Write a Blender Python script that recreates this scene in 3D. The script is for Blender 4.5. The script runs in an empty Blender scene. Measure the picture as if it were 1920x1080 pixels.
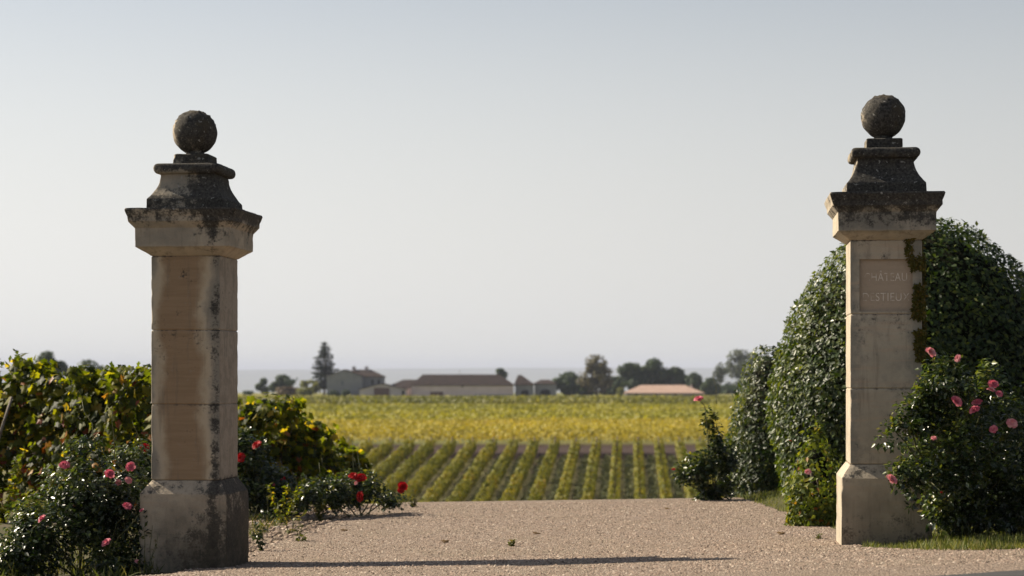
import bpy, math, random
import numpy as np
from mathutils import Matrix, Vector

C = bpy.context.scene.collection
R = math.radians
RNG = np.random.default_rng(7)
random.seed(7)

# ------------------------------------------------------------------ camera, sky, sun, exposure
sc = bpy.context.scene
EYE = 1.43
FPX = 3600.0
HORY = 700.0
cd = bpy.data.cameras.new('camera')
cam = bpy.data.objects.new('camera', cd)
C.objects.link(cam)
cam.location = (0, 0, EYE)
cam.rotation_euler = (R(90), 0, 0)
cd.sensor_width = 36.0
cd.lens = 36.0 * FPX / 1920.0
cd.shift_y = (HORY - 540.0) / 1920.0
cd.clip_start = 0.1
cd.clip_end = 90000
cd.dof.use_dof = True
cd.dof.focus_distance = 14.0
cd.dof.aperture_fstop = 2.7
sc.camera = cam

SUN_EL = 37.0
SUN_A = 26.0            # degrees behind the pure left direction
w = bpy.data.worlds.new('World')
sc.world = w
w.use_nodes = True
nt = w.node_tree
bg = nt.nodes['Background']
sky = nt.nodes.new('ShaderNodeTexSky')
sky.sky_type = 'NISHITA'
sky.sun_disc = False
sky.sun_elevation = R(SUN_EL)
sky.sun_rotation = R(-(90 - SUN_A))
sky.air_density = 1.0
sky.dust_density = 1.0
sky.ozone_density = 1.0
hs = nt.nodes.new('ShaderNodeHueSaturation')
hs.inputs['Saturation'].default_value = 0.60
hs.inputs['Value'].default_value = 0.70
nt.links.new(sky.outputs[0], hs.inputs['Color'])
# a milky autumn horizon: pale haze all round, clearing into the blue higher up
_tc = nt.nodes.new('ShaderNodeTexCoord')
_sp = nt.nodes.new('ShaderNodeSeparateXYZ')
nt.links.new(_tc.outputs['Generated'], _sp.inputs[0])
_mr = nt.nodes.new('ShaderNodeMapRange')
_mr.interpolation_type = 'SMOOTHSTEP'
_mr.inputs[1].default_value = 0.03
_mr.inputs[2].default_value = 0.30
_mr.inputs[3].default_value = 0.96
_mr.inputs[4].default_value = 0.0
nt.links.new(_sp.outputs[2], _mr.inputs[0])
_mx = nt.nodes.new('ShaderNodeMix')
_mx.data_type = 'RGBA'
nt.links.new(_mr.outputs[0], _mx.inputs[0])
nt.links.new(hs.outputs[0], _mx.inputs[6])
_dt = nt.nodes.new('ShaderNodeVectorMath')
_dt.operation = 'DOT_PRODUCT'
nt.links.new(_tc.outputs['Generated'], _dt.inputs[0])
_dt.inputs[1].default_value = (-math.cos(R(SUN_A)) * math.cos(R(SUN_EL)), math.sin(R(SUN_A)) * math.cos(R(SUN_EL)), math.sin(R(SUN_EL)))
_fs = nt.nodes.new('ShaderNodeMapRange')
_fs.inputs[1].default_value = -0.8
_fs.inputs[2].default_value = 1.0
_fs.inputs[3].default_value = 0.20
_fs.inputs[4].default_value = 1.38
nt.links.new(_dt.outputs['Value'], _fs.inputs[0])
_sc = nt.nodes.new('ShaderNodeVectorMath')
_sc.operation = 'SCALE'
_sc.inputs[0].default_value = (5.95, 5.9, 5.7)
nt.links.new(_fs.outputs[0], _sc.inputs['Scale'])
nt.links.new(_sc.outputs[0], _mx.inputs[7])
nt.links.new(_mx.outputs[2], bg.inputs['Color'])
bg.inputs['Strength'].default_value = 0.078

sd = bpy.data.lights.new('sun', 'SUN')
sun = bpy.data.objects.new('sun', sd)
C.objects.link(sun)
sd.energy = 5.0
sd.angle = R(0.5)
sd.color = (1.0, 0.88, 0.70)
tosun = Vector((-math.cos(R(SUN_A)) * math.cos(R(SUN_EL)), math.sin(R(SUN_A)) * math.cos(R(SUN_EL)), math.sin(R(SUN_EL))))
sun.rotation_euler = tosun.to_track_quat('Z', 'Y').to_euler()

sc.view_settings.view_transform = 'Standard'
sc.view_settings.look = 'None'
sc.view_settings.gamma = 1.0
sc.view_settings.exposure = 0.82
sc.render.engine = 'CYCLES'
sc.cycles.use_denoising = True
sc.cycles.max_bounces = 6
sc.cycles.volume_bounces = 1
sc.cycles.transparent_max_bounces = 8
sc.cycles.caustics_reflective = False
sc.cycles.caustics_refractive = False
sc.cycles.sample_clamp_indirect = 4.0

# ------------------------------------------------------------------ small helpers
def at(px, py, Y):
    return np.array([(px - 960.0) / FPX * Y, Y, EYE - (py - HORY) / FPX * Y])

def lerp(a, b, t):
    return a + (b - a) * t

_perm = np.random.default_rng(3).integers(0, 2**31, 4096)
def _h(i, j, k, seed):
    n = (i * 73856093) ^ (j * 19349663) ^ (k * 83492791) ^ (seed * 2654435)
    return (_perm[n & 4095] % 10007) / 10007.0
def vnoise(P, scale, seed=0):
    """value noise -1..1 at points P (n,3)"""
    Q = np.asarray(P, float) * scale + 1000.0
    I = np.floor(Q).astype(np.int64)
    f = Q - I
    f = f * f * (3 - 2 * f)
    out = 0
    for dx in (0, 1):
        for dy in (0, 1):
            for dz in (0, 1):
                wgt = (f[:, 0] if dx else 1 - f[:, 0]) * (f[:, 1] if dy else 1 - f[:, 1]) * (f[:, 2] if dz else 1 - f[:, 2])
                out = out + wgt * _h(I[:, 0] + dx, I[:, 1] + dy, I[:, 2] + dz, seed)
    return out * 2 - 1
def fbm(P, scale, seed=0, octv=3):
    o, a = 0, 1.0
    for k in range(octv):
        o = o + a * vnoise(P, scale * 2**k, seed + k)
        a *= .5
    return o

def unit(v):
    return v / np.maximum(np.linalg.norm(v, axis=-1, keepdims=True), 1e-9)

def make_mesh(name, V, F, mats, smooth=True, mat_idx=None, crease=None):
    """V (n,3); F = (m,k) array or list of such arrays"""
    Fs = F if isinstance(F, list) else [F]
    Fs = [np.asarray(f, np.int32) for f in Fs if len(f)]
    me = bpy.data.meshes.new(name)
    V = np.asarray(V, np.float32)
    me.vertices.add(len(V))
    me.vertices.foreach_set('co', V.ravel())
    loops = np.concatenate([f.ravel() for f in Fs])
    cnt = np.concatenate([np.full(len(f), f.shape[1], np.int32) for f in Fs])
    st = np.concatenate([[0], np.cumsum(cnt)[:-1]]).astype(np.int32)
    me.loops.add(len(loops))
    me.loops.foreach_set('vertex_index', loops)
    me.polygons.add(len(cnt))
    me.polygons.foreach_set('loop_start', st)
    me.polygons.foreach_set('loop_total', cnt)
    if mat_idx is not None:
        me.polygons.foreach_set('material_index', np.asarray(mat_idx, np.int32))
    me.polygons.foreach_set('use_smooth', np.full(len(cnt), bool(smooth)))
    for m in (mats if isinstance(mats, (list, tuple)) else [mats]):
        me.materials.append(m)
    me.update(calc_edges=True)
    me.validate()
    if crease:
        me.set_sharp_from_angle(angle=R(crease))
    return me

def link(name, me, parent=None, **kw):
    o = bpy.data.objects.new(name, me)
    C.objects.link(o)
    if parent is not None:
        o.parent = parent
    for k, v in kw.items():
        o[k] = v
    return o

def thing(name, label, cat, loc=(0, 0, 0), rotz=0, group=None):
    o = bpy.data.objects.new(name, None)
    o.empty_display_size = 0.2
    C.objects.link(o)
    o.location = [float(a) for a in loc]
    o.rotation_euler = (0, 0, rotz)
    o['label'] = label
    o['category'] = cat
    if group:
        o['group'] = group
    return o

# ------------------------------------------------------------------ terrain
_YB = [-400, 6, 14, 16, 21, 22, 24, 27, 30, 40, 60, 80, 95, 112, 140, 146, 300, 420, 500, 548, 554, 660, 1500, 4000, 8000, 18000, 60000]
_ZB = [.43, .43, 0, -.02, -.05, -.085, -.25, -.62, -1.05, -2.7, -6.0, -7.6, -7.3, -6.15, -4.25, -4.25, -4.7, -5.4, -5.95, -6.3, -5.1, -5.3, -28, -80, -130, -262, -262]
def ground(x, y):
    x = np.asarray(x, float); y = np.asarray(y, float)
    a = np.interp(y, [14, 21, 60], [.036, .015, 0])
    t = np.clip((x - 2.62) / .4, 0, 1)
    bank = .09 * t * t * (3 - 2 * t) * np.interp(y, [14.6, 15.6, 20.5, 22.5], [0, 1, 1, 0])
    return np.interp(y, _YB, _ZB) + a * np.clip(x + 2.26, -4, 6) + bank

# ------------------------------------------------------------------ material helpers
def new_mat(name):
    m = bpy.data.materials.new(name)
    m.use_nodes = True
    t = m.node_tree
    t.nodes.clear()
    out = t.nodes.new('ShaderNodeOutputMaterial')
    return m, t, out

class N:
    """tiny node-graph builder"""
    def __init__(s, t):
        s.t = t
    def _set(s, sock, v):
        if isinstance(v, bpy.types.NodeSocket):
            s.t.links.new(v, sock)
        elif v is not None:
            if isinstance(v, (tuple, list)) and len(v) == 3 and sock.type == 'RGBA':
                v = (*v, 1)
            sock.default_value = v
    def math(s, op, a, b=None, c=None, clamp=False):
        n = s.t.nodes.new('ShaderNodeMath'); n.operation = op; n.use_clamp = clamp
        s._set(n.inputs[0], a); s._set(n.inputs[1], b)
        if c is not None: s._set(n.inputs[2], c)
        return n.outputs[0]
    def noise(s, vec, scale, detail=3, rough=.55, dist=0):
        n = s.t.nodes.new('ShaderNodeTexNoise')
        s._set(n.inputs['Vector'], vec); n.inputs['Scale'].default_value = scale
        n.inputs['Detail'].default_value = detail; n.inputs['Roughness'].default_value = rough
        n.inputs['Distortion'].default_value = dist
        return n.outputs['Fac']
    def vor(s, vec, scale, out='Color', feat='F1'):
        n = s.t.nodes.new('ShaderNodeTexVoronoi'); n.feature = feat
        s._set(n.inputs['Vector'], vec); n.inputs['Scale'].default_value = scale
        return n.outputs[out]
    def map(s, vec, scale=(1, 1, 1), loc=(0, 0, 0)):
        n = s.t.nodes.new('ShaderNodeMapping')
        s._set(n.inputs['Vector'], vec); n.inputs['Scale'].default_value = scale; n.inputs['Location'].default_value = loc
        return n.outputs[0]
    def rng(s, v, a, b, c=0., d=1., smooth=True):
        n = s.t.nodes.new('ShaderNodeMapRange')
        n.interpolation_type = 'SMOOTHSTEP' if smooth else 'LINEAR'
        s._set(n.inputs[0], v)
        for i, q in enumerate((a, b, c, d)):
            s._set(n.inputs[i + 1], q)
        return n.outputs[0]
    def mix(s, f, a, b, mode='MIX'):
        n = s.t.nodes.new('ShaderNodeMix'); n.data_type = 'RGBA'; n.blend_type = mode
        s._set(n.inputs[0], f); s._set(n.inputs[6], a); s._set(n.inputs[7], b)
        return n.outputs[2]
    def ramp(s, f, stops, interp='LINEAR'):
        n = s.t.nodes.new('ShaderNodeValToRGB'); cr = n.color_ramp; cr.interpolation = interp
        while len(cr.elements) < len(stops): cr.elements.new(.5)
        for e, (p, c) in zip(cr.elements, stops):
            e.position = p; e.color = (*c, 1)
        s._set(n.inputs[0], f)
        return n.outputs[0]
    def sep(s, v):
        n = s.t.nodes.new('ShaderNodeSeparateXYZ'); s._set(n.inputs[0], v)
        return n.outputs
    def coord(s, k='Object'):
        return s.t.nodes.new('ShaderNodeTexCoord').outputs[k]
    def geo(s, k):
        return s.t.nodes.new('ShaderNodeNewGeometry').outputs[k]
    def bump(s, h, strength=.5, dist=.01):
        n = s.t.nodes.new('ShaderNodeBump'); s._set(n.inputs['Height'], h)
        n.inputs['Strength'].default_value = strength; n.inputs['Distance'].default_value = dist
        return n.outputs[0]
    def bsdf(s, col, rough=.8, normal=None, spec=.3):
        n = s.t.nodes.new('ShaderNodeBsdfPrincipled')
        s._set(n.inputs['Base Color'], col); s._set(n.inputs['Roughness'], rough)
        s._set(n.inputs['Specular IOR Level'], spec)
        if normal is not None: s._set(n.inputs['Normal'], normal)
        return n.outputs[0]

def leaf_mat(name, stops, rough=.45, spec=.4, trans=.35, tcol=(1.3, 1.25, .5), patch=None):
    m, t, out = new_mat(name)
    n = N(t)
    isl = n.geo('Random Per Island')
    ob = t.nodes.new('ShaderNodeObjectInfo').outputs['Random']
    f = n.math('FRACT', n.math('ADD', isl, ob))
    if patch:
        f = n.math('ADD', n.math('MULTIPLY', f, 1 - patch[1]), n.math('MULTIPLY', n.rng(n.noise(n.geo('Position'), patch[0], 2), .35, .65), patch[1]))
    col = n.ramp(f, stops)
    p = n.bsdf(col, rough, None, spec)
    tr = t.nodes.new('ShaderNodeBsdfTranslucent')
    t.links.new(n.mix(1.0, col, (*tcol, 1), 'MULTIPLY'), tr.inputs['Color'])
    mx = t.nodes.new('ShaderNodeMixShader')
    mx.inputs[0].default_value = trans
    t.links.new(p, mx.inputs[1]); t.links.new(tr.outputs[0], mx.inputs[2])
    t.links.new(mx.outputs[0], out.inputs['Surface'])
    return m

def plain_mat(name, ca, cb, scale=8, rough=.85, bump=.3, bdist=.01, spec=.25, coord='Object'):
    m, t, out = new_mat(name)
    n = N(t)
    co = n.coord(coord)
    f = n.noise(co, scale, 5, .6)
    p = n.bsdf(n.mix(n.rng(f, .3, .7), ca, cb), rough, n.bump(f, bump, bdist), spec)
    t.links.new(p, out.inputs['Surface'])
    return m

# ------------------------------------------------------------------ materials
def stone_mat(name, variant):
    m, t, out = new_mat(name)
    n = N(t)
    co = n.coord('Object')
    X, Y_, Z = n.sep(co)
    NX, NY, NZ = n.sep(n.coord('Normal'))
    n1 = n.noise(co, 3.0, 5, .6)
    n2 = n.noise(co, 14, 5, .65)
    n3 = n.noise(co, 60, 4, .65)
    strata = n.noise(n.map(co, (1.5, 1.5, 16)), 2.0, 4, .6, .4)
    grain = n.noise(co, 220, 2, .6)
    base = n.mix(n.rng(n1, .3, .7), (.38, .325, .25), (.50, .425, .32)) if variant == 'left' else n.mix(n.rng(n1, .3, .7), (.37, .325, .25), (.48, .415, .32))
    base = n.mix(n.math('MULTIPLY', n.rng(strata, .45, .7), .35), base, (.45, .34, .24))
    base = n.mix(n.math('MULTIPLY', n.rng(n2, .45, .68), .45), base, (.28, .26, .215))
    front = n.rng(NY, -.75, -.6, 1., 0.)
    shaft = n.math('MULTIPLY', n.rng(Z, .655, .675), n.rng(Z, 2.26, 2.28, 1., 0.))
    if variant == 'left':
        # damp patch on the front of each shaft block: brown heart, pale rim, grey edge
        wob = n.math('MULTIPLY', n.math('SUBTRACT', n.noise(n.map(co, (1, 1, .8)), 7.5, 4, .6), .5), .16)
        step = n.math('MULTIPLY', n.math('SUBTRACT', n.noise(n.map(co, (0, 0, 1)), 1.9, 0), .5), .14)
        d = n.math('ABSOLUTE', n.math('ADD', n.math('ADD', n.math('ADD', X, .025), wob), step))
        fs = n.math('MULTIPLY', front, shaft)
        grey = n.math('MULTIPLY', n.rng(d, .17, .25), fs)
        rim = n.math('MULTIPLY', n.rng(d, .225, .155), fs)
        heart = n.math('MULTIPLY', n.rng(d, .195, .10), fs)
        base = n.mix(grey, base, (.27, .245, .20))
        base = n.mix(n.math('MULTIPLY', rim, .85), base, (.54, .45, .32))
        base = n.mix(n.math('MULTIPLY', heart, .9), base, n.mix(n.rng(strata, .3, .75), (.265, .175, .10), (.325, .22, .13)))
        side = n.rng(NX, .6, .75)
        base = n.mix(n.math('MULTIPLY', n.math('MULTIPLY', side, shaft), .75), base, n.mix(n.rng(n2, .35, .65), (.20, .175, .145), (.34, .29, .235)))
    else:
        fs = n.math('MULTIPLY', front, shaft)
        ed = n.math('ADD', n.math('ABSOLUTE', n.math('ADD', X, .02)), n.math('MULTIPLY', n.math('SUBTRACT', n2, .5), .2))
        base = n.mix(n.math('MULTIPLY', n.math('MULTIPLY', n.rng(ed, .13, .24), fs), .85), base, (.24, .228, .19))
        base = n.mix(n.math('MULTIPLY', n.rng(strata, .5, .75), n.math('MULTIPLY', fs, .5)), base, (.49, .37, .27))
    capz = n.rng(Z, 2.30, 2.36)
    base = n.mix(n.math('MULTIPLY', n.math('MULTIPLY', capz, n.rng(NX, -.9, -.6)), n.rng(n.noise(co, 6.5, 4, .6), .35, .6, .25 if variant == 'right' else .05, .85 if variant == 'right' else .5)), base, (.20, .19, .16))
    runs = n.noise(n.map(co, (9, 9, .9)), 2.2, 4, .6)
    base = n.mix(n.math('MULTIPLY', n.rng(runs, .52, .72), .45), base, (.17, .148, .115))
    # black lichen: heavy on the finial, on up-facing ledges, runs down corners
    up = n.rng(NZ, .1, .8)
    blot = n.math('ADD', n.math('MULTIPLY', n2, .55), n.math('MULTIPLY', n1, .45))
    blot = n.math('ADD', n.math('MULTIPLY', blot, .72), n.math('MULTIPLY', n3, .28))
    hgt = n.rng(Z, 2.38, 2.66, 0., .13)
    hgt = n.math('ADD', hgt, n.rng(Z, 2.60, 2.72, 0., .03))
    hgt = n.math('ADD', hgt, n.rng(Z, 2.86, 3.05, 0., .02))
    hgt = n.math('ADD', hgt, n.math('MULTIPLY', up, .07))
    if variant == 'left':
        corner = n.math('MULTIPLY', n.rng(n.math('ABSOLUTE', n.math('SUBTRACT', X, .222)), .07, .0), n.rng(NX, .9, .5))
        hgt = n.math('SUBTRACT', hgt, n.math('MULTIPLY', n.rng(X, .12, -.12), n.math('MULTIPLY', n.rng(Z, 2.67, 2.72), n.rng(Z, 2.9, 2.86, 0., .11))))
        hgt = n.math('ADD', hgt, n.math('MULTIPLY', corner, .092))
        low = n.math('MULTIPLY', n.rng(Z, .72, .60), n.rng(n.math('ADD', X, n.math('MULTIPLY', n.rng(Z, .5, 0.), .35)), -.15, .33))
        hgt = n.math('ADD', hgt, n.math('MULTIPLY', low, .09))
        hgt = n.math('ADD', hgt, n.math('MULTIPLY', n.rng(Z, 2.28, 2.62), n.math('MULTIPLY', n.rng(X, .0, .26), .10)))
        hgt = n.math('ADD', hgt, n.math('MULTIPLY', n.math('MULTIPLY', n.rng(NX, .6, .8), n.rng(Z, .72, .66)), .09))
    else:
        hgt = n.math('ADD', hgt, n.rng(Z, 2.28, 2.42, 0., .10))
        low = n.rng(Z, .45, .05, 0., .08)
        hgt = n.math('ADD', hgt, low)
    # sunlight painted into the left side: its lichen is thinned to lighten it
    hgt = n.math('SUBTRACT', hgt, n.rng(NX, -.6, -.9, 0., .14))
    mask = n.rng(n.math('ADD', blot, hgt), .555, .665)
    black = n.mix(n.rng(n3, .35, .7), (.014, .014, .015), (.080, .075, .066))
    col = n.mix(n.math('MULTIPLY', mask, .93), base, black)
    if variant == 'left':
        soil_film = n.math('MULTIPLY', n.rng(n.math('ADD', Z, n.math('MULTIPLY', n.math('SUBTRACT', n1, .5), .7)), .62, .10), n.rng(n.math('ADD', X, n.math('MULTIPLY', n.math('SUBTRACT', n2, .5), .5)), -.38, .12))
        col = n.mix(n.math('MULTIPLY', soil_film, .85), col, n.mix(n.rng(n2, .35, .65), (.038, .032, .022), (.10, .083, .060)))
    else:
        soil_film = n.rng(n.math('ADD', Z, n.math('MULTIPLY', n.math('SUBTRACT', n1, .5), .5)), .60, .05)
        col = n.mix(n.math('MULTIPLY', n.math('MULTIPLY', soil_film, front), .6), col, n.mix(n.rng(n2, .35, .65), (.085, .07, .05), (.15, .122, .09)))
    # green-brown film near the finial ball and the plinth
    film = n.math('MULTIPLY', n.rng(n.noise(n.map(co, (1, 1, 1), (5, 3, 2)), 5, 4), .5, .68), n.rng(Z, 2.5, 3.1, .0, .75))
    col = n.mix(film, col, (.075, .060, .038))
    # pale crust specks
    sp = n.math('MULTIPLY', n.rng(n.noise(n.map(co, (1, 1, 1), (9, 1, 4)), 34, 2, .5), .66, .72), n.rng(Z, 2.45, 2.6, .12, .75))
    col = n.mix(sp, col, (.33, .32, .29))
    hgtmap = n.math('ADD', n.math('ADD', n.math('MULTIPLY', n2, .6), n.math('MULTIPLY', n3, .4)), n.math('MULTIPLY', grain, .25))
    bp = n.bump(hgtmap, .65, .010)
    t.links.new(n.bsdf(col, .93, bp, .15), out.inputs['Surface'])
    return m

M = {}
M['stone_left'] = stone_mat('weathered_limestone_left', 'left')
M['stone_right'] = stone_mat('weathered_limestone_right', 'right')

def panel_mat():
    m, t, out = new_mat('inscription_stone')
    n = N(t); co = n.coord('Object')
    s1 = n.noise(n.map(co, (1.2, 1.2, 9)), 3.2, 4, .6, .6)
    g = n.noise(co, 40, 4, .6)
    col = n.mix(n.rng(s1, .2, .8), (.40, .32, .235), (.47, .365, .27))
    col = n.mix(n.math('MULTIPLY', n.rng(g, .5, .7), .35), col, (.32, .27, .21))
    t.links.new(n.bsdf(col, .92, n.bump(g, .5, .006), .15), out.inputs['Surface'])
    return m
M['panel'] = panel_mat()
def letter_mat():
    m, t, out = new_mat('worn_letter_paint')
    n = N(t); co = n.coord('Object')
    f = n.noise(co, 17, 3, .6)
    X, Y_, Z = n.sep(co)
    wear = n.math('ADD', f, n.rng(X, -.20, -.05, .16, .0))
    col = n.mix(n.rng(wear, .46, .66), (.74, .67, .57), (.43, .34, .25))
    t.links.new(n.bsdf(col, .9, None, .15), out.inputs['Surface'])
    return m
M['letter'] = letter_mat()

def gravel_drive_mat():
    m, t, out = new_mat('chip_gravel_surface')
    n = N(t); co = n.geo('Position')
    v1 = n.vor(co, 75, 'Color'); d1 = n.vor(co, 75, 'Distance')
    v2 = n.vor(co, 150, 'Color')
    k = n.sep(v1)[0]; k2 = n.sep(v2)[1]
    col = n.ramp(k, [(0, (.08, .06, .048)), (.25, (.22, .165, .125)), (.6, (.325, .245, .182)), (.85, (.41, .322, .25)), (1, (.56, .47, .39))])
    col = n.mix(.35, col, n.ramp(k2, [(0, (.11, .083, .065)), (.5, (.31, .228, .175)), (1, (.48, .39, .32))]))
    chip_ = n.vor(co, 34, 'Color'); kc = n.sep(chip_)[2]
    col = n.mix(n.math('MULTIPLY', n.rng(kc, .76, .82), .45), col, (.13, .095, .075))
    col = n.mix(n.math('MULTIPLY', n.rng(kc, .16, .10), .5), col, (.50, .42, .35))
    big = n.noise(co, 1.1, 4, .6)
    col = n.mix(n.math('MULTIPLY', n.rng(big, .42, .7), .6), col, (.27, .215, .155))
    track = n.noise(n.map(co, (2.2, .35, 1)), 1.0, 3, .5)
    col = n.mix(n.math('MULTIPLY', n.rng(track, .5, .7), .25), col, (.29, .22, .185))
    h = n.math('SUBTRACT', 1.0, n.math('MULTIPLY', d1, 1.3))
    h = n.math('ADD', n.math('MULTIPLY', h, n.math('ADD', .35, k)), n.math('MULTIPLY', n.noise(co, 18, 3), .4))
    t.links.new(n.bsdf(col, .9, n.bump(h, 1.0, .02), .2), out.inputs['Surface'])
    return m
M['drive'] = gravel_drive_mat()

def ground_mat():
    m, t, out = new_mat('field_soil_and_turf')
    n = N(t); co = n.geo('Position')
    X, Y_, Z = n.sep(co)
    a = n.noise(co, .9, 5, .6); b = n.noise(co, 9, 4, .65); c = n.noise(co, .02, 3)
    near = n.mix(n.rng(b, .35, .65), (.085, .065, .045), (.07, .075, .03))
    near = n.mix(n.rng(a, .45, .7), near, (.13, .105, .075))
    # inter-row turf of the near slope
    turf = n.mix(n.rng(b, .3, .7), (.115, .112, .046), (.185, .165, .078))
    turf = n.mix(n.rng(a, .52, .68), turf, (.10, .072, .05))
    soil = n.mix(n.rng(b, .3, .7), (.040, .027, .024), (.068, .046, .038))
    far = n.mix(n.rng(c, .4, .6), (.14, .15, .05), (.20, .18, .06))
    col = n.mix(n.rng(Y_, 60, 70), near, turf)
    col = n.mix(n.rng(Y_, 134, 136), col, soil)
    col = n.mix(n.rng(Y_, 150, 160), col, far)
    t.links.new(n.bsdf(col, .95, n.bump(b, .6, .03), .1), out.inputs['Surface'])
    return m
M['ground'] = ground_mat()
M['verge'] = plain_mat('dusty_stony_verge', (.15, .118, .085), (.26, .205, .155), 22, .95, .9, .02, .1)
M['turf_base'] = plain_mat('turf_soil', (.05, .055, .022), (.10, .09, .045), 18, .95, .8, .02, .1)
M['asphalt'] = plain_mat('asphalt_surface', (.045, .045, .048), (.075, .073, .07), 160, .9, .6, .006, .2)
M['pebble'] = leaf_mat('loose_pebble_stone', [(0, (.09, .068, .052)), (.4, (.26, .19, .145)), (.85, (.37, .285, .225)), (1, (.50, .42, .34))], .9, .2, 0.0)
M['bark'] = plain_mat('grey_brown_bark', (.07, .055, .04), (.16, .13, .10), 30, .9, .8, .01)
M['pale_wood'] = plain_mat('weathered_stake_wood', (.12, .10, .08), (.22, .19, .155), 30, .9, .8, .006)
M['cane'] = plain_mat('green_rose_cane', (.06, .075, .025), (.13, .12, .05), 20, .6, .4, .003)
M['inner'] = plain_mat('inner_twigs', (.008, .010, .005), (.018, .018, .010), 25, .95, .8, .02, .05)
M['laurel'] = leaf_mat('laurel_leaf', [(0, (.012, .024, .006)), (.5, (.030, .054, .012)), (.85, (.068, .095, .02)), (1, (.13, .145, .03))], .44, .32, .28, (1.9, 1.9, .4))
M['laurel_small'] = leaf_mat('clipped_hedge_leaf', [(0, (.016, .030, .010)), (.6, (.034, .054, .016)), (.9, (.075, .095, .022)), (1, (.15, .155, .04))], .44, .34, .30, (1.4, 1.5, .4))
M['yellow_shrub'] = leaf_mat('yellow_green_shrub_leaf', [(0, (.045, .07, .012)), (.5, (.11, .145, .02)), (.85, (.19, .22, .03)), (.97, (.26, .22, .03)), (1, (.34, .12, .03))], .5, .3, .42, (1.3, 1.25, .4))
M['vine'] = leaf_mat('vine_leaf_green', [(0, (.022, .034, .006)), (.4, (.060, .082, .010)), (.75, (.13, .145, .015)), (.92, (.24, .22, .025)), (1, (.36, .25, .05))], .55, .28, .58, (2.1, 2.0, .3))
M['vine_red'] = leaf_mat('vine_leaf_autumn', [(0, (.12, .03, .012)), (.3, (.22, .055, .015)), (.6, (.33, .14, .02)), (.85, (.36, .22, .04)), (1, (.20, .17, .09))], .5, .35, .40, (1.3, 1.0, .4))
M['rose_leaf'] = leaf_mat('rose_leaf_glossy', [(0, (.010, .021, .008)), (.6, (.024, .042, .013)), (.9, (.055, .075, .020)), (1, (.12, .13, .03))], .32, .5, .25, (1.4, 1.5, .4))
M['laurel_sunlit_young'] = leaf_mat('laurel_sunlit_young_leaf', [(0, (.045, .065, .014)), (.6, (.09, .115, .02)), (1, (.15, .16, .035))], .36, .45, .35, (1.7, 1.7, .4))  # yellow green new growth, doubling as painted sunlight on the hedges
M['rose_leaf_light'] = leaf_mat('sunlit_rose_leaf_and_sprout', [(0, (.04, .07, .016)), (.5, (.09, .125, .024)), (.9, (.17, .19, .036)), (1, (.26, .22, .06))], .36, .5, .30, (1.4, 1.4, .4))  # paler tone painting sunlight on rose leaves, also used for the grass sprout
M['grass'] = leaf_mat('grass_blade', [(0, (.07, .098, .022)), (.5, (.135, .16, .038)), (.85, (.23, .22, .08)), (1, (.34, .30, .17))], .6, .3, .35, (1.3, 1.3, .5))
M['weed'] = leaf_mat('weed_leaf', [(0, (.05, .065, .015)), (.5, (.10, .115, .025)), (.85, (.17, .155, .05)), (1, (.26, .20, .10))], .55, .3, .35, (1.3, 1.3, .5))
M['pink'] = leaf_mat('pink_petal', [(0, (.55, .10, .16)), (.5, (.68, .17, .24)), (1, (.74, .30, .34))], .6, .25, .35, (1.1, .9, .9))
M['pale_pink'] = leaf_mat('pale_pink_petal', [(0, (.66, .22, .26)), (.5, (.74, .33, .36)), (1, (.80, .48, .46))], .6, .25, .35, (1.1, .95, .9))
M['red'] = leaf_mat('red_petal', [(0, (.30, .006, .008)), (.6, (.46, .012, .014)), (1, (.58, .03, .03))], .6, .25, .30, (1.2, .8, .8))
M['dead_leaf'] = leaf_mat('dry_fallen_leaf', [(0, (.09, .05, .025)), (1, (.20, .13, .06))], .8, .2, .1)
M['row'] = leaf_mat('slope_vine_leaf', [(0, (.10, .115, .020)), (.45, (.19, .19, .028)), (.8, (.29, .255, .035)), (.95, (.36, .27, .05)), (1, (.33, .15, .04))], .6, .2, .25, (1.3, 1.25, .4), (.35, .35))
M['yellow_block'] = leaf_mat('golden_vine_leaf', [(0, (.27, .24, .030)), (.5, (.42, .36, .045)), (.85, (.50, .41, .06)), (1, (.42, .29, .05))], .6, .3, .42, (1.2, 1.1, .4), (.12, .4))
M['olive_block'] = leaf_mat('olive_vine_leaf', [(0, (.20, .205, .026)), (.5, (.30, .285, .036)), (1, (.39, .34, .05))], .6, .3, .40, (1.25, 1.2, .4), (.03, .5))
M['green_block'] = leaf_mat('green_vine_leaf', [(0, (.10, .11, .020)), (.5, (.165, .165, .027)), (1, (.26, .23, .045))], .6, .3, .38, (1.25, 1.25, .4), (.03, .5))
M['conifer'] = leaf_mat('conifer_needles', [(0, (.010, .022, .016)), (1, (.030, .048, .030))], .7, .2, .08)
M['tree_dark'] = leaf_mat('dark_tree_leaf', [(0, (.020, .042, .018)), (.6, (.042, .075, .028)), (1, (.085, .115, .042))], .65, .25, .25)
M['tree_tan'] = leaf_mat('tan_tree_leaf', [(0, (.07, .070, .030)), (.6, (.12, .105, .05)), (1, (.17, .14, .075))], .65, .25, .22)
M['tree_pale'] = leaf_mat('pale_tree_leaf', [(0, (.05, .07, .045)), (.6, (.08, .10, .06)), (1, (.12, .135, .08))], .65, .25, .25)
M['bush_lime'] = leaf_mat('lime_bush_leaf', [(0, (.11, .13, .025)), (.6, (.20, .21, .04)), (1, (.28, .27, .07))], .65, .25, .3)
M['bush_brown'] = leaf_mat('brown_bush_leaf', [(0, (.10, .07, .045)), (.6, (.15, .11, .07)), (1, (.20, .15, .09))], .7, .2, .2)
M['wall_grey'] = plain_mat('grey_render_wall', (.27, .27, .27), (.32, .315, .31), .6, .9, .1)
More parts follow.
